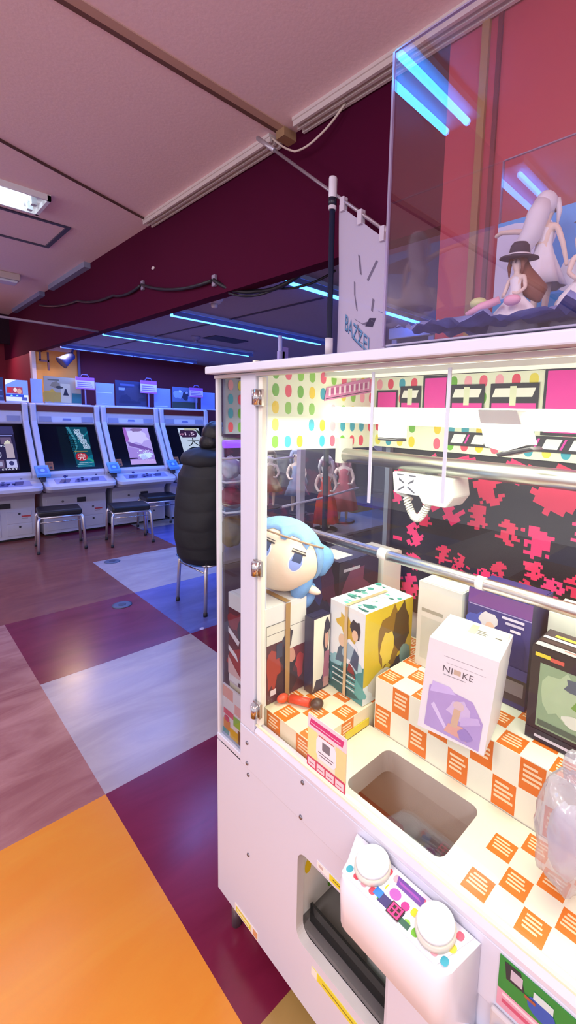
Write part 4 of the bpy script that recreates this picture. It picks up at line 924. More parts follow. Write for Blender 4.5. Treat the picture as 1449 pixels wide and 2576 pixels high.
def clothp(a, b_):
    y = ya_ + (yb_ - ya_) * a; top = rodp(y); top = V((top.x, top.y, top.z - .03))
    z = top.z - b_ * .85; x = top.x + .012 * math.sin(a * 5 + b_ * 3) * min(1, b_ * 3)
    return V((x, y, z))
for i in range(nu + 1):
    for j in range(nv + 1): vs.append(clothp(i / nu, j / nv))
for i in range(nu):
    for j in range(nv): a = i * (nv + 1) + j; fs.append((a, a + 1, a + nv + 2, a + nv + 1))
cl.add(vs, fs, CM, True)
cl.add([v + V((.0015, 0, 0)) for v in vs], [tuple(reversed(q)) for q in fs], CM, True)
def ink(pts, c, k=.0012):
    cl.poly([clothp(a, b_) - V((k, 0, 0)) for a, b_ in pts], P(c, .7))
for a in (.28, .30):   # loose ink strokes
    pass
def stroke(pts, w_, c):
    for (a, b_), (c2, d2) in zip(pts, pts[1:]):
        ink([(a - w_, b_), (c2 - w_, d2), (c2 + w_, d2), (a + w_, b_)], c)
for pts, w_ in (([(.44, .16), (.5, .24)], .02), ([(.82, .12), (.66, .24)], .018), ([(.36, .30), (.38, .36), (.46, .42)], .016), ([(.8, .30), (.78, .36)], .018), ([(.42, .47), (.62, .455), (.8, .40)], .02), ([(.5, .48), (.56, .55), (.68, .54)], .015), ([(.9, .335), (1.0, .325)], .012)): stroke(pts, w_, '#6f667e')
ink([(.74, .40), (.86, .375), (.80, .43), (.66, .455)], '#3a3050')
vs_, fs_ = text_polys('BAZZEL'); xa, xb = min(v[0] for v in vs_), max(v[0] for v in vs_); yb0, yt0 = min(v[1] for v in vs_), max(v[1] for v in vs_)
def tpos(v, k):
    a = .18 + (v[0] - xa) / (xb - xa) * .62; b_ = .565 - (v[1] - yb0) / (yt0 - yb0) * .075; q = clothp(a, b_); return q - V((k, 0, 0))
for dz, c, k in ((.005, '#2c3a70', .0014), (0, '#5a8cb8', .002)):
    cl.add([tpos(v, k) - V((0, 0, dz)) for v in vs_], fs_, P(c, .6))
cl.build('cloth', bn)
for y in (1.46, 1.36, 1.24):
    q = rodp(y); MB().box(q.x - .012, q.x + .012, y - .012, y + .012, q.z - .045, q.z + .012, P('#cfc6d4', .7)).build('loop', bn)

# ================================================================== SHOWCASE BEYOND THE CRANE MACHINE
sc = thing('figure_showcase', 'dark display counter with white posts and wire shelves, seen through the crane machine glass', 'showcase', (1.55, 1.95, 0))
DKP = P('#3c3550', .5); SW = P('#d9d4de', .35)
def slab(z0, z1, m): return MB().prism([(.985, 1.70, z0), (2.16, 1.70, z0), (2.16, 2.25, z0), (1.30, 2.25, z0)], (0, 0, z1 - z0), m)
slab(.02, .95, P('#5a5366', .5)).build('counter', sc, .005)
slab(.952, .965, P('#8a8494', .4)).build('counter_top', sc)
MB().box(1.31, 2.16, 2.22, 2.24, .966, 1.50, DKP).build('rear_panel', sc)
slab(1.50, 1.53, P('#6a6478', .4)).build('canopy', sc)
MB().cyl((.995, 1.705, 1.475), (2.15, 1.705, 1.475), .018, E('#9a50f0', 2.2), 12).build('violet_tube', sc)
for x in (1.415, 2.12): MB().box(x, x + .03, 1.71, 1.74, .966, 1.4995, SW if x < 2 else P('#a8283c', .4)).build('post', sc)
for x, y in ((1.06, 1.83), (1.15, 1.78)): MB().cyl((x, y, .966), (x, y, 1.4995), .006, SW, 10).build('wire_upright', sc)
for z in (1.165, 1.30, 1.405):
    MB().tube([(1.21, 2.1, z), (1.035, 1.80, z), (1.02, 1.735, z + .004), (1.06, 1.71, z + .008), (1.14, 1.71, z + .012)], .0055, P('#efeef4', .3), 8).build('wire_rail', sc)
for z in (1.165, 1.30): MB().prism([(1.0, 1.73, z - .012), (1.14, 1.73, z - .012), (1.3, 2.1, z - .012), (1.22, 2.1, z - .012)], (0, 0, .006), glass('shelf plate', .08, '#c9c4d6', .1, .3)).build('shelf', sc)
wr = MB().tube([(1.30, 1.70, 1.17), (1.55, 1.70, 1.185), (1.83, 1.70, 1.215)], .006, P('#d9d4e4', .3), 8).build('wire_rail', sc)
MB().tube([(1.215, 1.71, 1.41), (1.25, 1.70, 1.40), (1.36, 1.70, 1.405)], .006, P('#efeef4', .3), 8).build('wire_rail', sc)
MB().box(1.265, 1.30, 1.76, 1.79, 1.05, 1.062, E('#2a50ff', 5)).build('indicator', sc)
MB().box(1.19, 1.27, 1.85, 1.87, 1.19, 1.29, P('#6a55b0', .4)).build('violet_panel', sc)
def crump2(s):
    return lambda d: 1 + .22 * mnoise.noise(V((d.x * 2.2 + s, d.y * 2.2, d.z * 2.2)))
tag(MB().ell((1.08, 1.80, 1.36), (.04, .05, .052), P('#dfe6f0', .35), None, 24, 16, crump2(1)).build('plastic_pouch'), 'crumpled white bag on the top wire shelf behind the corner glass', 'bag')
tag(MB().ell((1.085, 1.80, 1.22), (.055, .06, .046), P('#9a4a5a', .6), None, 24, 16, crump2(5)).build('fabric_pouch'), 'dull red pouch on the middle wire shelf behind the corner glass', 'pouch')
tag(MB().ell((1.10, 1.82, 1.063), (.055, .06, .077), P('#857a5c', .6), None, 24, 16, crump2(9)).build('soft_parcel'), 'olive brown parcel on the counter under the wire shelves', 'parcel')
fz = .9665
figurine('shelf_figurine', 'brown figurine nearest the white post of the showcase', (1.345, 1.86, fz + .17), .29, R(-40), '#5c4238', '#a06a4a', pose='both', base='#4a4450')
MB().box(1.27, 1.42, 1.80, 1.95, .9655, fz + .169, P('#4a3f5c', .5)).build('plinth', sc)
figurine('shelf_figurine', 'grey blue figurine standing left of the red dressed one', (1.56, 1.92, fz + .10), .36, R(-40), '#8b93b4', '#8fa0c8', pose='both', base='#4a4a60', wide=.9)
MB().box(1.49, 1.63, 1.85, 1.99, .9655, fz + .099, P('#4a4458', .5)).build('plinth', sc)
figurine('shelf_figurine', 'white haired figurine in a bright red flared dress', (1.70, 1.83, fz), .42, R(-42), '#d9d8d4', '#f0503c', pose='both', hairlen=.2, bottom=.08, base='#3a3e3c', wide=.85)
figurine('shelf_figurine', 'pale pink figurine standing right of the red dressed one', (1.93, 1.92, fz), .44, R(-42), '#c79aa4', '#c86a74', pose='both', base='#6a3c44', bottom=.15)
area((1.65, 1.95, 1.48), .9, .25, 4, (1, .92, .95), (0, 0, 0), 'showcase_fill')  # area light added under the canopy to brighten the figurines
# second white machine further back
bm2 = thing('white_cabinet', 'tall white game cabinet far behind the crane machine, only its top showing', 'game cabinet', (3.25, 2.2, 0))
MB().box(2.92, 3.6, 1.99, 2.40, .02, 1.0, WHITE).build('lower_body', bm2, .006)
for x, y in ((2.92, 1.99), (2.92, 2.35), (3.55, 1.99), (3.55, 2.35)): MB().box(x, x + .05, y, y + .05, 1.001, 2.25, WHITE).build('post', bm2, .003)
MB().box(2.90, 3.62, 1.97, 2.42, 2.251, 2.335, P('#e4efea', .3)).build('top', bm2, .006)
MB().box(2.93, 2.935, 2.041, 2.349, 1.001, 2.25, GLS).build('front_glass', bm2)
MB().box(3.57, 3.59, 2.041, 2.349, 1.001, 2.25, P('#6a7a6c', .5)).build('rear_panel', bm2)
tpst = thing('sign_stand', 'slim white and violet sign stand rising above the crane machine roof', 'sign stand', (1.58, 2.1, 1.5305))
MB().cyl((1.575, 2.1, 1.5305), (1.575, 2.1, 2.045), .012, P('#b9b8e8', .4), 12).build('post', tpst)
MB().box(1.585, 1.625, 2.09, 2.11, 1.80, 1.985, P('#8a7ad0', .4)).box(1.562, 1.60, 2.09, 2.11, 1.86, 1.96, P('#a9a0e0', .4)).build('plate', tpst)
# ================================================================== ARCADE CABINETS ALONG THE BACK WALL
CW = P('#c6c8da', .3, 0, .03, 4); CG = P('#b4b6c4', .35); BLKG = P('#0b0c14', .12, 0, 0); CY = 6.20
def cabinet(x0, label, screen, w=.77):
    """candy cabinet: base, control panel, leaning screen, header; local y runs away from the player"""
    t = thing('arcade_cabinet', label, 'arcade machine', (x0, CY, 0), 'white arcade cabinets along the back wall')
    b = MB()
    b.prism([(.03, .36, .03), (.03, .36, .50), (.03, .30, .56), (.03, 1.05, .62), (.03, 1.05, .03)], (w - .06, 0, 0), CW)
    b.box(.05, w - .05, .40, 1.03, .0, .03, P('#2a2a32', .6))
    b.build('base', t, .004, local=True)
    for k, (a, c, z0, z1) in enumerate(((.07, .40, .07, .47), (.46, .70, .07, .20), (.46, .70, .215, .36))):
        dr_ = MB().box(a, c, .355, .3595, z0, z1, CW).build('service_door', t, .002, local=True)
        if k: MB().cyl(((a + c) / 2, .355, z1 - .03), ((a + c) / 2, .349, z1 - .03), .012, P('#55565e', .3, .6), 10).build('lock', dr_, local=True)
    MB().box(.40, .50, .352, .3595, .405, .465, P('#2c2c36', .4)).build('coin_slot', t, local=True)
    MB().cyl((.24, .3595, .43), (.24, .350, .43), .014, P('#77787f', .3, .6), 12).build('coin_return', t, local=True)
    lb_ = MB(); art(lb_, (.60, .3545, .26), (.09, 0, 0), (0, 0, .05), [rect(0, .5, 1, .9, '#c04a50'), rect(0, .1, .7, .3, '#a8a0a8')]); lb_.build('notice_sticker', t, local=True)
    # control panel: rounded slab with a sloping top
    n = 8; top = []; q = lambda x, y, z: (x, y, z)
    ed = []
    for k in range(n + 1): a = math.pi / 2 * k / n; ed.append((.06 - .06 * math.sin(a), .06 - .06 * math.cos(a)))
    out = [(.0, .30)] + [(x, y) for x, y in reversed(ed)] + [(w - x, y) for x, y in ed] + [(w, .30)]
    def zt(y): return .675 + .10 * y / .30
    c = MB(); m_ = len(out)
    lo = [(x * .96 + .02 * w, y + .05 if y < .29 else y, .60 + .0 * y) for x, y in out]; mid = [(x, y, zt(y) - .035) for x, y in out]; hi = [(x, y, zt(y)) for x, y in out]
    c.add(lo + mid + hi, [(r_ * m_ + i, r_ * m_ + i + 1, (r_ + 1) * m_ + i + 1, (r_ + 1) * m_ + i) for r_ in (0, 1) for i in range(m_ - 1)] + [(i + 1, i, i, i + 1)[:2] + () for i in range(0)], CW)
    c.poly(hi, CW); c.poly(list(reversed(lo)), CG); c.poly([lo[-1], lo[0], mid[0], hi[0], hi[-1], mid[-1]], CW)
    cp = c.build('control_panel', t, local=True)
    pt = MB(); pt.prism([(.12, .07, zt(.07) + .001), (w - .10, .07, zt(.07) + .001), (w - .10, .2, zt(.2) + .001), (.12, .2, zt(.2) + .001)], (0, 0, .0015), P('#8c93c8', .35))
    art(pt, (.12, .07, zt(.07) + .003), (w - .22, 0, 0), (0, .13, .0433), [para(.05, .1, .25, .8, .08, '#3a3f78'), para(.35, .1, .6, .7, .06, '#4a4f90'), para(.7, .2, .85, .9, .05, '#3a3f78')]); pt.build('overlay', cp, local=True)
    js = MB(); js.cyl((.22, .12, zt(.12) + .002), (.22, .12, zt(.12) + .05), .006, CHROME, 8).ell((.22, .12, zt(.12) + .062), (.017, .017, .017), P('#2a3080', .3), None, 14, 8); js.build('joystick', cp, local=True)
    for x, y in ((.36, .10), (.41, .13), (.46, .135), (.51, .13), (.37, .15), (.42, .18)): MB().cyl((x, y, zt(y) + .002), (x, y, zt(y) + .013), .014, P('#2f3670', .3), 12).build('button', cp, local=True)
    for x in (.27, .60): MB().cyl((x, .262, zt(.26) - .002), (x, .256, zt(.26) + .012), .017, P('#2a2f6a', .3), 12).build('start_button', cp, local=True)
    # screen housing: two rounded cheeks, bottom lip, header
    hs = MB()
    prof = [(.24, .765), (.20, .80), (.56, 1.44), (.58, 1.645), (.62, 1.655), (1.08, 1.655), (1.08, .62), (.30, .62)]
    for xa, xb in ((.0, .062), (w - .062, w)): hs.prism([(xa, y, z) for y, z in prof], (xb - xa, 0, 0), CW)
    hs.prism([(.0625, y, z) for y, z in ((.30, .62), (.245, .77), (.235, .80), (.27, .835), (1.08, .835), (1.08, .62))], (w - .125, 0, 0), CW)
    hs.prism([(.0625, y, z) for y, z in ((.60, 1.39), (.575, 1.415), (.595, 1.50), (.605, 1.545), (.605, 1.655), (1.08, 1.655), (1.08, 1.39))], (w - .125, 0, 0), CW)
    hs.build('screen_housing', t, .012, local=True)
    for a in (.085, w - .215): 
        g = MB(); g.prism([(a, .573, 1.425), (a + .13, .573, 1.425), (a + .13, .587, 1.492), (a, .587, 1.492)], (0, -.004, .001), P('#8f95b4', .6)); g.build('speaker_grille', t, local=True)
    e_ = MB(); e_.prism([(w / 2 - .05, .574, 1.448), (w / 2 + .05, .574, 1.448), (w / 2 + .04, .579, 1.472), (w / 2 - .04, .579, 1.472)], (0, -.004, .001), P('#6d78b8', .4)); e_.build('emblem', t, local=True)
    MB().box(.07, w - .07, .588, .604, 1.555, 1.632, P('#5c1226', .25)).build('marquee', t, local=True)
    # dark glass leaning back with the picture upright in the middle
    A = V((.0635, .27, .838)); Bt = V((.0635, .592, 1.392)); U = V((w - .127, 0, 0)); W_ = Bt - A; N_ = U.cross(W_).normalized()
    g = MB(); g.prism([A, A + U, A + U + W_, A + W_], -N_ * .01, BLKG); sg_ = g.build('screen_glass', t, local=True)
    d_ = MB(); art(d_, A + U * .31 + W_ * .045, U * .53, W_ * .90, screen, lambda h: E(h, .75, .12)); d_.build('picture', sg_, local=True)
    st = MB(); art(st, A + U * .015 + W_ * .02, U * .12, W_ * .17, [rect(0, 0, 1, 1, '#a0602c'), rect(.2, .6, .8, .85, '#7a4420'), rect(.5, .15, .8, .4, '#2a1a20')]); st.build('notice_sticker', sg_, local=True)
    return t
r_ = random.Random(5)
s1 = [rect(0, 0, 1, 1, '#29264a'), rect(0, .82, 1, 1, '#3a3a6a'), rect(.05, .78, .95, .80, '#8f98d8'), rect(.1, .62, .5, .76, '#4a4a80'), rect(.6, .6, .9, .75, '#6a5a78'), blotch(.78, .62, .1, .06, '#e0dcc0', 4), txt('EDITION', .1, .535, .7, .575, '#e8ecff'), rect(.1, .46, .5, .53, '#8a5a4a'), pol([(.05, .28), (.5, .28), (.56, .32), (.56, .40), (.5, .44), (.05, .44)], '#c8c8e0'), pol([(.07, .295), (.49, .295), (.54, .325), (.54, .395), (.49, .425), (.07, .425)], '#3a3a60'), txt('CREDIT', .1, .34, .48, .39, '#e8e8f4'), rect(.7, .28, .92, .6, '#b8a8b0'), rect(.66, .06, .95, .24, '#c0c0e8'), oval(.8, .16, .07, .05, '#3a3a70'), rect(.1, .06, .6, .24, '#6a5a78'), rect(.15, .1, .3, .2, '#b89890'), rect(.35, .1, .55, .2, '#a8a8c8'), txt('PRESS START', .08, .01, .95, .045, '#f4f4ff')]
s2 = [rect(0, 0, 1, 1, '#0b4a58'), pol([(0, 0), (.42, 0), (.36, .5), (.3, 1), (0, 1)], '#08161f'), pol([(.42, 0), (1, 0), (1, .3), (.6, .2)], '#0c6a7c'), pol([(.5, .3), (1, .1), (1, .16), (.55, .36)], '#2a9a7c'), pol([(.3, 1), (.36, .9), (.5, .6), (.42, .3), (.56, .5), (.55, .7), (.4, 1)], '#3c8a94'), pol([(.6, .6), (1, .85), (1, .9), (.62, .64)], '#127a80')]
for i, ch in enumerate('怒首領蜂'):
    x = .54 + .07 * i; y = .82 - .125 * i
    for dx, dy in ((-.012, 0), (.012, 0), (0, .009), (0, -.009)): s2.append(txt(ch, x + dx, y + dy, x + .22 + dx, y + .12 + dy, '#d8f4ff'))
    s2.append(txt(ch, x, y, x + .22, y + .12, '#0a2030'))
for i, ch in enumerate('大往生'): s2.append(txt(ch, .22 + .06 * i, .72 - .17 * i, .5 + .06 * i, .87 - .17 * i, '#04080c'))
s2 += [rect(.42, .37, .85, .40, '#8a7a48'), oval(.62, .25, .2, .105, '#b02430'), txt('完', .5, .17, .75, .33, '#f0d8d0'), txt('INTERNATIONAL CO., LTD.', .5, .09, .98, .11, '#d8f0f4'), rect(.45, .06, .8, .068, '#c8e8ec'), rect(.38, .02, .9, .026, '#9ac8d0')]
s3 = [rect(0, 0, 1, 1, '#b8a4dc'), blotch(.5, .75, .42, .2, '#d8ccf0', 3), pol([(0, .6), (.15, .66), (.1, 1), (0, 1)], '#a868b8'), blotch(.5, .93, .25, .05, '#8a7098', 5), pol([(.05, .62), (.35, .55), (.6, .5), (.95, .4), (1, .3), (.5, .42), (.1, .5)], '#7a58a0'), pol([(0, .1), (1, .1), (1, .35), (.5, .4), (0, .48)], '#a88cd0'), rect(0, 0, 1, .12, '#c8a8dc'), pol([(.0, .14), (.32, .15), (.3, .18), (0, .18)], '#2a1a38'), blotch(.7, .24, .26, .08, '#d4ecff', 7, 18, .5), blotch(.55, .2, .2, .06, '#b8c8f8', 8, 16, .5), txt('ブラック', .58, .085, .92, .125, '#f0e8ff')]
for i in range(26): s3.append(oval(.35 + .5 * r_.random(), .18 + .2 * r_.random(), .008 + .01 * r_.random(), .01 + .015 * r_.random(), '#e8f4ff', 6))
s3 = [('p', [(min(1, max(0, a)), min(1, max(0, b_))) for a, b_ in q[1]], q[2]) if q[0] == 'p' else q for q in s3]
s4 = [rect(0, 0, 1, 1, '#c8d4d4'), pol([(.0, .82), (.12, .72), (.75, .72), (.85, .8), (.85, .9), (.6, .95), (.1, .94)], '#3a2440'), txt('ver', .03, .79, .26, .84, '#f0a0b8'), txt('1.5', .28, .785, .72, .875, '#ffe0ea'), rect(.3, .93, .9, 1, '#b8b890'), pol([(.82, .98), (1, .9), (1, .75), (.9, .84)], '#2a3430'), txt('大', .3, .46, .85, .7, '#10140f'), pol([(.15, .36), (.5, .44), (.7, .42), (.9, .5), (.7, .38), (.5, .38)], '#1a201c'), pol([(0, .1), (.4, .2), (.2, .3), (0, .28)], '#8aa880'), pol([(.5, .0), (1, .0), (1, .3), (.8, .1)], '#9aae98')]
cabinet(.525, 'white arcade cabinet cut by the left edge, showing a busy blue grey game menu', s1)
cabinet(1.315, 'white arcade cabinet whose screen shows black characters on teal with a red circle', s2)
cabinet(2.105, 'white arcade cabinet whose screen shows lilac clouds and white lettering', s3)
cabinet(2.895, 'white arcade cabinet beside the seated person, its screen reading ver 1.5', s4)
for x, l in ((1.215, 'small blue card reader left of the teal screen cabinet'), (1.995, 'small blue card reader left of the lilac cloud screen cabinet'), (2.78, 'small blue card reader left of the ver 1.5 screen cabinet')):
    t = thing('card_reader', l, 'card reader', (x + .06, CY + .1, .73), 'card readers between the arcade cabinets')
    b = MB(); b.prism([(-.03, -.02, .055), (.11, -.02, .055), (.11, .10, .155), (-.03, .10, .155)], (0, .0, .035), P('#5c9ae0', .35)); b.build('reader', t, .006, local=True)
    b = MB().box(-.01, .10, .0, .10, .0495, .062, P('#16182a', .4)).box(.02, .07, .03, .09, .0, .049, P('#3a3e5a', .5)); b.build('bracket', t, local=True)
    b = MB(); art(b, (-.005, .0, .108), (.09, 0, 0), (0, .065, .054), [rect(0, 0, 1, 1, '#3a70c8'), oval(.5, .5, .25, .3, '#8ac0f0')]); b.build('touch_pad', t, local=True)
# ---- notices and boards standing on the cabinets
def board(name, label, cat, x0, x1, z0, z1, base, shapes, y=6.98, emit=None, group=None, tilt=0., lug=False):
    t = thing(name, label, cat, ((x0 + x1) / 2, y, z0), group)
    w_, h_ = x1 - x0, z1 - z0
    b = MB(); b.box(-w_ / 2, w_ / 2, 0, .012, 0, h_, P(base, .4)); art(b, (-w_ / 2, 0, 0), (w_, 0, 0), (0, 0, h_), shapes, (lambda h: E(h, emit, .3)) if emit else None)
    b.build('panel', t, local=True)
    f_ = MB().box(-w_ / 2, w_ / 2, -.03, .05, -.012, -.001, P('#b8bce0', .4)); f_.build('stand', t, local=True)
    if lug: MB().tube([(-.04, .006, h_ + .001), (-.03, .006, h_ + .03), (.03, .006, h_ + .03), (.04, .006, h_ + .001)], .006, P('#7a68c0', .4), 8).build('clip', t, local=True)
    return t
z = 1.6685
board('illuminated_display', 'lit display with a red picture on the cabinet at the left edge', 'display', 1.12, 1.345, z, 1.93, '#d8e4ff', [rect(0, 0, 1, 1, '#7a9af8'), pol([(0, .75), (.5, 1), (0, 1)], '#eef4ff'), rect(.05, .36, .75, .66, '#a83a58'), blotch(.2, .52, .1, .12, '#c8283c', 3), blotch(.6, .48, .12, .12, '#d8a090', 4), oval(.42, .53, .08, .1, '#f0d8d0'), rect(0, .0, 1, .3, '#dfe8ff'), rect(.0, .2, .8, .32, '#2a48d0'), oval(.25, .26, .05, .03, '#8ae8ff'), oval(.5, .26, .05, .03, '#8ae8ff'), rect(.7, .04, .95, .2, '#4a58b8')], emit=.9)
board('notice_board', 'dark lined board at the far left edge above the cabinets', 'board', .88, 1.10, z, 1.95, '#3a4a78', lines(.05, .95, .1, .95, 7, '#6a88c0', r_))
board('notice_sheet', 'plain white panel coloured as blue lit, right of the lit red display', 'panel', 1.375, 1.495, z, 1.96, '#9fb4e8', [rect(.04, .02, .96, .98, '#a8bcec')])  # white panels here and below carry the blue lamplight in their colour
board('picture_board', 'yellow board with a dark jar picture on the teal screen cabinet', 'board', 1.515, 1.93, z, 2.005, '#b8a878', [rect(0, 0, 1, 1, '#a89c84'), blotch(.18, .25, .2, .25, '#c8a030', 3), rect(.0, .05, .45, .4, '#b8963a'), blotch(.3, .7, .14, .12, '#8a7a5a', 4), rect(.44, .02, .7, .75, '#c8bc98'), pol([(.50, .3), (.66, .3), (.62, .42), (.6, .55), (.55, .55), (.53, .42)], '#1c1c2c'), rect(.74, .02, 1, .4, '#2a6a6a'), blotch(.4, .6, .1, .05, '#3a3428', 6), rect(.1, .85, .4, .9, '#6a6048')])
board('notice_sheet', 'plain white panel coloured as blue lit, between the yellow board and the dark poster', 'panel', 2.115, 2.345, z, 1.97, '#8c9cf4', [rect(.02, .02, .98, .98, '#90a0f6'), rect(.0, .55, .9, .58, '#c8d4ff'), rect(.3, .04, .8, .06, '#d8e0ff')])
board('poster_board', 'dark blue poster board on the lilac cloud cabinet', 'board', 2.365, 2.79, z, 2.025, '#2c3058', [rect(.1, .62, .3, .72, '#8a98c8'), blotch(.6, .5, .3, .3, '#3a3a5c', 3), blotch(.3, .3, .2, .15, '#242850', 4), rect(.1, .1, .8, .2, '#20244a'), rect(.15, .8, .6, .88, '#4a5488')])
board('notice_sheet', 'plain white panel coloured as blue lit, between the dark poster and the photo board', 'panel', 2.905, 3.155, z, 1.955, '#8c9cf4', [rect(.02, .02, .98, .98, '#8494f4'), rect(.0, .04, .8, .07, '#d8e0ff')])
board('picture_board', 'blue grey photo board on the ver 1.5 cabinet', 'board', 3.185, 3.60, z, 1.995, '#5a6a98', [blotch(.25, .65, .2, .2, '#8aa0d0', 3), blotch(.5, .6, .14, .2, '#2a3050', 4), rect(0, .0, 1, .3, '#33403c'), oval(.3, .8, .05, .06, '#c8d0f0'), oval(.55, .75, .05, .06, '#a8b4e0'), rect(.6, .35, .9, .6, '#6a80c0')])
board('notice_sheet', 'plain white panel coloured as blue lit, nearest the crane machine corner', 'panel', 3.66, 3.9, z, 1.94, '#8c9cf4', [rect(.02, .02, .98, .98, '#7c8cf4')])
sg_ = [rect(0, 0, 1, 1, '#d8c8ec'), rect(0, .72, 1, 1, '#a858c0'), rect(0, 0, 1, .12, '#b868c0')] + [rect(.08, .2 + .16 * i, .92 - .06 * i, .27 + .16 * i, '#8a6ab8') for i in range(3)]
for x0, x1, z0, z1, l in ((1.86, 2.085, 1.865, 2.025, 'small purple and white sign clipped above the right side of the yellow board'), (2.69, 2.925, 1.865, 2.05, 'small purple and white sign clipped above the right side of the dark poster'), (3.44, 3.665, 1.85, 2.0, 'small purple and white sign clipped above the right side of the photo board')):
    t = thing('clip_sign', l, 'sign', ((x0 + x1) / 2, 6.93, 1.656), 'purple signs above the arcade cabinets')
    b = MB().box(x0, x1, 6.93, 6.936, z0, z1, P('#d8c8ec', .4)); art(b, (x0, 6.93, z0), (x1 - x0, 0, 0), (0, 0, z1 - z0), sg_); b.build('card', t)
    m_ = (x0 + x1) / 2
    MB().box(m_ - .008, m_ + .008, 6.938, 6.948, 1.6625, z1, P('#8a84b8', .4)).box(m_ - .05, m_ + .05, 6.90, 6.945, 1.6565, 1.662, P('#8a84b8', .4)).build('stem', t)
    MB().tube([(m_ - .05, 6.934, z1), (m_ - .03, 6.934, z1 + .035), (m_ + .03, 6.934, z1 + .035), (m_ + .05, 6.934, z1)], .007, P('#6a58a8', .4), 8).build('clip', t)

# ================================================================== STOOLS
LEGM = P('#dad8dc', .28, .75, .04)
VIN = P('#17181f', .32, 0, .06, 30, .05)
def stool(label, x, y, rz, first=None):
    if first:
        t = copy_tree(first); t['label'] = label
    else:
        t = thing('stool', label, 'stool', (0, 0, 0), 'chrome stools with black seats')
        hw, hd_ = .195, .165
        c = MB(); c.box(-hw - .012, hw + .012, -hd_ - .012, hd_ + .012, .405, .47, VIN); c.build('seat', t, .022, local=True, seg=4)
        fr = MB()
        for a, b_ in (((-hw, -hd_), (hw, -hd_)), ((hw, -hd_), (hw, hd_)), ((hw, hd_), (-hw, hd_)), ((-hw, hd_), (-hw, -hd_))): fr.cyl((*a, .394), (*b_, .394), .012, LEGM, 10)
        fr.build('seat_frame', t, local=True)
        for sx in (-1, 1):
            for sy in (-1, 1):
                lg = MB().tube([(sx * (hw - .0), sy * (hd_ + .0), .397), (sx * (hw + .014), sy * (hd_ + .014), .36), (sx * (hw + .028), sy * (hd_ + .03), .012)], .0145, LEGM, 12).build('leg', t, local=True)
                MB().cyl((sx * (hw + .028), sy * (hd_ + .03), 0), (sx * (hw + .0272), sy * (hd_ + .0295), .03), .0165, P('#22222a', .6), 12).build('rubber_foot', lg, local=True)
        for sy in (-1, 1): MB().cyl((-hw - .016, sy * (hd_ + .017), .345), (hw + .016, sy * (hd_ + .017), .345), .006, CHROME, 8).build('stretcher', t, local=True)
    t.location = (x, y, 0); t.rotation_euler = (0, 0, rz)
    return t
s0 = stool('black seated chrome stool in front of the teal screen cabinet, leftmost of the row', 1.375, 5.96, R(-8))
stool('black seated chrome stool in front of the lilac cloud screen cabinet', 2.05, 5.74, R(-9), s0)
stool('black seated chrome stool pushed in by the ver 1.5 cabinet, partly behind another stool', 2.60, 6.24 - .06, R(-5), s0)
stool('chrome legged stool under the person in the black padded coat', 1.865, 3.40, R(92), s0)

# ================================================================== PERSON ON THE STOOL
pr = thing('person', 'person in a long black padded coat sitting hunched on a stool, back to the camera', 'person', (1.86, 3.41, 0))
SK = P('#d8a98c', .55, 0, .05, 40)
J = [(V((0, 0, .56)), .12), (V((.01, 0, .78)), .125), (V((.03, 0, 1.0)), .135), (V((.045, 0, 1.17)), .10), (V((.055, 0, 1.25)), .05), (V((.075, 0, 1.345)), .085), (V((.08, 0, 1.42)), .085), (V((.172, 0, 1.36)), .018)]
Ed = [(0, 1), (1, 2), (2, 3), (3, 4), (4, 5), (5, 6), (5, 7)]
def chain(s, pts):
    for q, r in pts: J.append((V(q), r)); Ed.append((s, len(J) - 1)); s = len(J) - 1
    return s
for s in (1, -1):
    chain(0, [((.06, s * .10, .53), .085), ((.42, s * .13, .545), .062), ((.44, s * .13, .30), .05), ((.40, s * .13, .08), .034), ((.50, s * .14, .035), .034)])
    h_ = chain(3, [((.08, s * .19, 1.16), .055), ((.20, s * .24, .90), .043), ((.43, s * .16, .82), .032), ((.49, s * .145, .83), .022)])
    for k, (dy, ln) in enumerate(((-.03, .055), (-.01, .065), (.01, .062), (.03, .05))):
        chain(h_, [((.51, s * .145 + dy, .838), .011), ((.51 + ln * .6, s * .145 + dy * 1.2, .832), .0085), ((.51 + ln, s * .145 + dy * 1.25, .81), .007)])
    chain(h_, [((.49, s * (.145 - .03), .825), .011), ((.515, s * (.145 - .055), .81), .009)])
skin('body', J, Ed, SK, pr, 0, 2)
COAT = P('#181c1f', .62, 0, .12, 25, .15)
# long padded coat: quilted rings round the bent back, sleeves, hood lying on the shoulders
ct_ = MB(); prof = [(-.01, .385, .17, .20), (-.015, .40, .225, .25), (-.015, .45, .25, .275), (-.015, .55, .265, .285), (-.015, .70, .268, .285), (-.01, .86, .262, .28), (.0, 1.0, .252, .275), (.0, 1.10, .24, .265), (.01, 1.18, .215, .24), (.025, 1.245, .165, .19), (.04, 1.295, .115, .125), (.05, 1.33, .10, .10)]
rows = []
for (a0, z0, b0, c0), (a1, z1, b1, c1) in zip(prof, prof[1:]):
    st_n = max(2, int((z1 - z0) / .011))
    for k in range(st_n): f_ = k / st_n; rows.append((a0 + (a1 - a0) * f_, z0 + (z1 - z0) * f_, b0 + (b1 - b0) * f_, c0 + (c1 - c0) * f_))
rows.append(prof[-1]); n_ = 48; vs = []; fs = []
for x_, z_, a_, c_ in rows:
    for j in range(n_):
        an = 2 * math.pi * j / n_
        q = (z_ - .016 * math.sin(3 * an) - .39) / .15
        k = 1 + (.016 * (abs(math.sin(math.pi * q)) ** .45 - .7) if .42 < z_ < 1.2 else 0) + .035 * mnoise.noise(V((math.cos(an) * 2.2, math.sin(an) * 2.2, z_ * 7)))
        vs.append((x_ + a_ * k * math.cos(an), c_ * k * math.sin(an), z_))
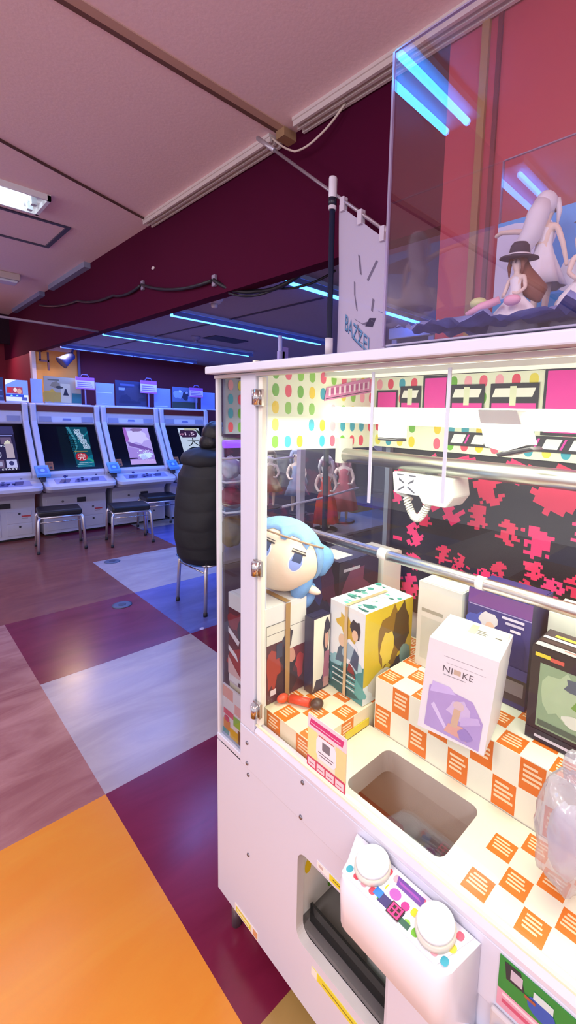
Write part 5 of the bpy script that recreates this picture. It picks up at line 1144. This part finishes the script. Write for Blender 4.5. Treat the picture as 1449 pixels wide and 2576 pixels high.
for i in range(len(rows) - 1):
    for j in range(n_): fs.append((i * n_ + j, i * n_ + (j + 1) % n_, (i + 1) * n_ + (j + 1) % n_, (i + 1) * n_ + j))
ct_.add(vs, fs, COAT, True)
for s in (1, -1):
    sp_ = [V((.05, s * .17, 1.14)), V((.12, s * .25, 1.03)), V((.19, s * .275, .91)), V((.28, s * .235, .865)), V((.40, s * .17, .83)), V((.43, s * .16, .828))]
    pts = []; rs = []
    rr_ = [.115, .105, .092, .08, .062, .05]
    for i in range(5):
        for k in range(7): f_ = k / 7; pts.append(sp_[i].lerp(sp_[i + 1], f_)); rs.append((rr_[i] + (rr_[i + 1] - rr_[i]) * f_) * (1 + .06 * (abs(math.sin((i * 7 + k) * math.pi / 7)) - .5)))
    pts.append(sp_[-1]); rs.append(rr_[-1]); ct_.tube(pts, rs, COAT, 22)
coat = ct_.build('coat', pr, local=True)
HOODM = P('#1b1f24', .7, 0, .12, 25, .15)
hd2 = MB(); hd2.ell((-.03, 0, 1.225), (.19, .215, .10), HOODM, None, 32, 18, lambda d: 1 + .06 * math.sin(5 * d.y + 2 * d.x) + .05 * mnoise.noise(d * 3)); hd2.build('hood', coat, local=True)
lg_ = MB(); lg_.tube([(-.225, .14, .43), (-.235, .02, .41), (-.20, -.10, .392), (-.12, -.19, .385)], [.010, .014, .014, .010], P('#3f74b8', .6), 8); lg_.build('shirt_hem', pr, local=True)
TR = P('#20222a', .7)
tj = []; te = []
for s in (1, -1):
    o = len(tj); tj += [(V((.08, s * .10, .54)), (.10, .10)), (V((.42, s * .13, .55)), (.078, .078)), (V((.44, s * .13, .30)), (.066, .066)), (V((.41, s * .13, .12)), (.055, .055))]; te += [(o, o + 1), (o + 1, o + 2), (o + 2, o + 3)]
for s in (0, 1): skin('trouser_leg', tj[s * 4:s * 4 + 4], [(0, 1), (1, 2), (2, 3)], TR, pr, 0, 2)
for s in (1, -1):
    sh_ = MB(); sh_.ell((.47, s * .135, .045), (.125, .05, .045), P('#26262c', .5), None, 20, 10); sh_.build('shoe', pr, local=True)
hr_ = MB(); hr_.ell((.058, 0, 1.425), (.118, .108, .118), P('#0f0d10', .45, 0, .1, 60, .2), None, 26, 16, lambda d: 1 - .12 * max(0, d.x) * (1 if d.z < .3 else 0)); hr_.ell((.01, 0, 1.36), (.09, .10, .09), P('#0f0d10', .45, 0, .1, 60, .2)); hr_.build('hair', pr, local=True)
for s in (1, -1):
    MB().ell((.148, s * .032, 1.385), (.01, .014, .009), P('#1a1418', .3), None, 10, 6).build('eye', pr, local=True)
# ================================================================== look
SC.view_settings.view_transform = 'Standard'; SC.view_settings.look = 'None'; SC.view_settings.gamma = 1
SC.view_settings.use_curve_mapping = False; SC.view_settings.exposure = EXPO
w = bpy.data.worlds.new('world'); SC.world = w; w.use_nodes = True
w.node_tree.nodes['Background'].inputs[0].default_value = (.76, .72, .84, 1); w.node_tree.nodes['Background'].inputs[1].default_value = 1.4
cy = SC.cycles
cy.use_denoising = True; cy.max_bounces = 10; cy.diffuse_bounces = 4; cy.glossy_bounces = 4; cy.transparent_max_bounces = 24; cy.transmission_bounces = 6
cy.caustics_reflective = False; cy.caustics_refractive = False; cy.sample_clamp_indirect = 6
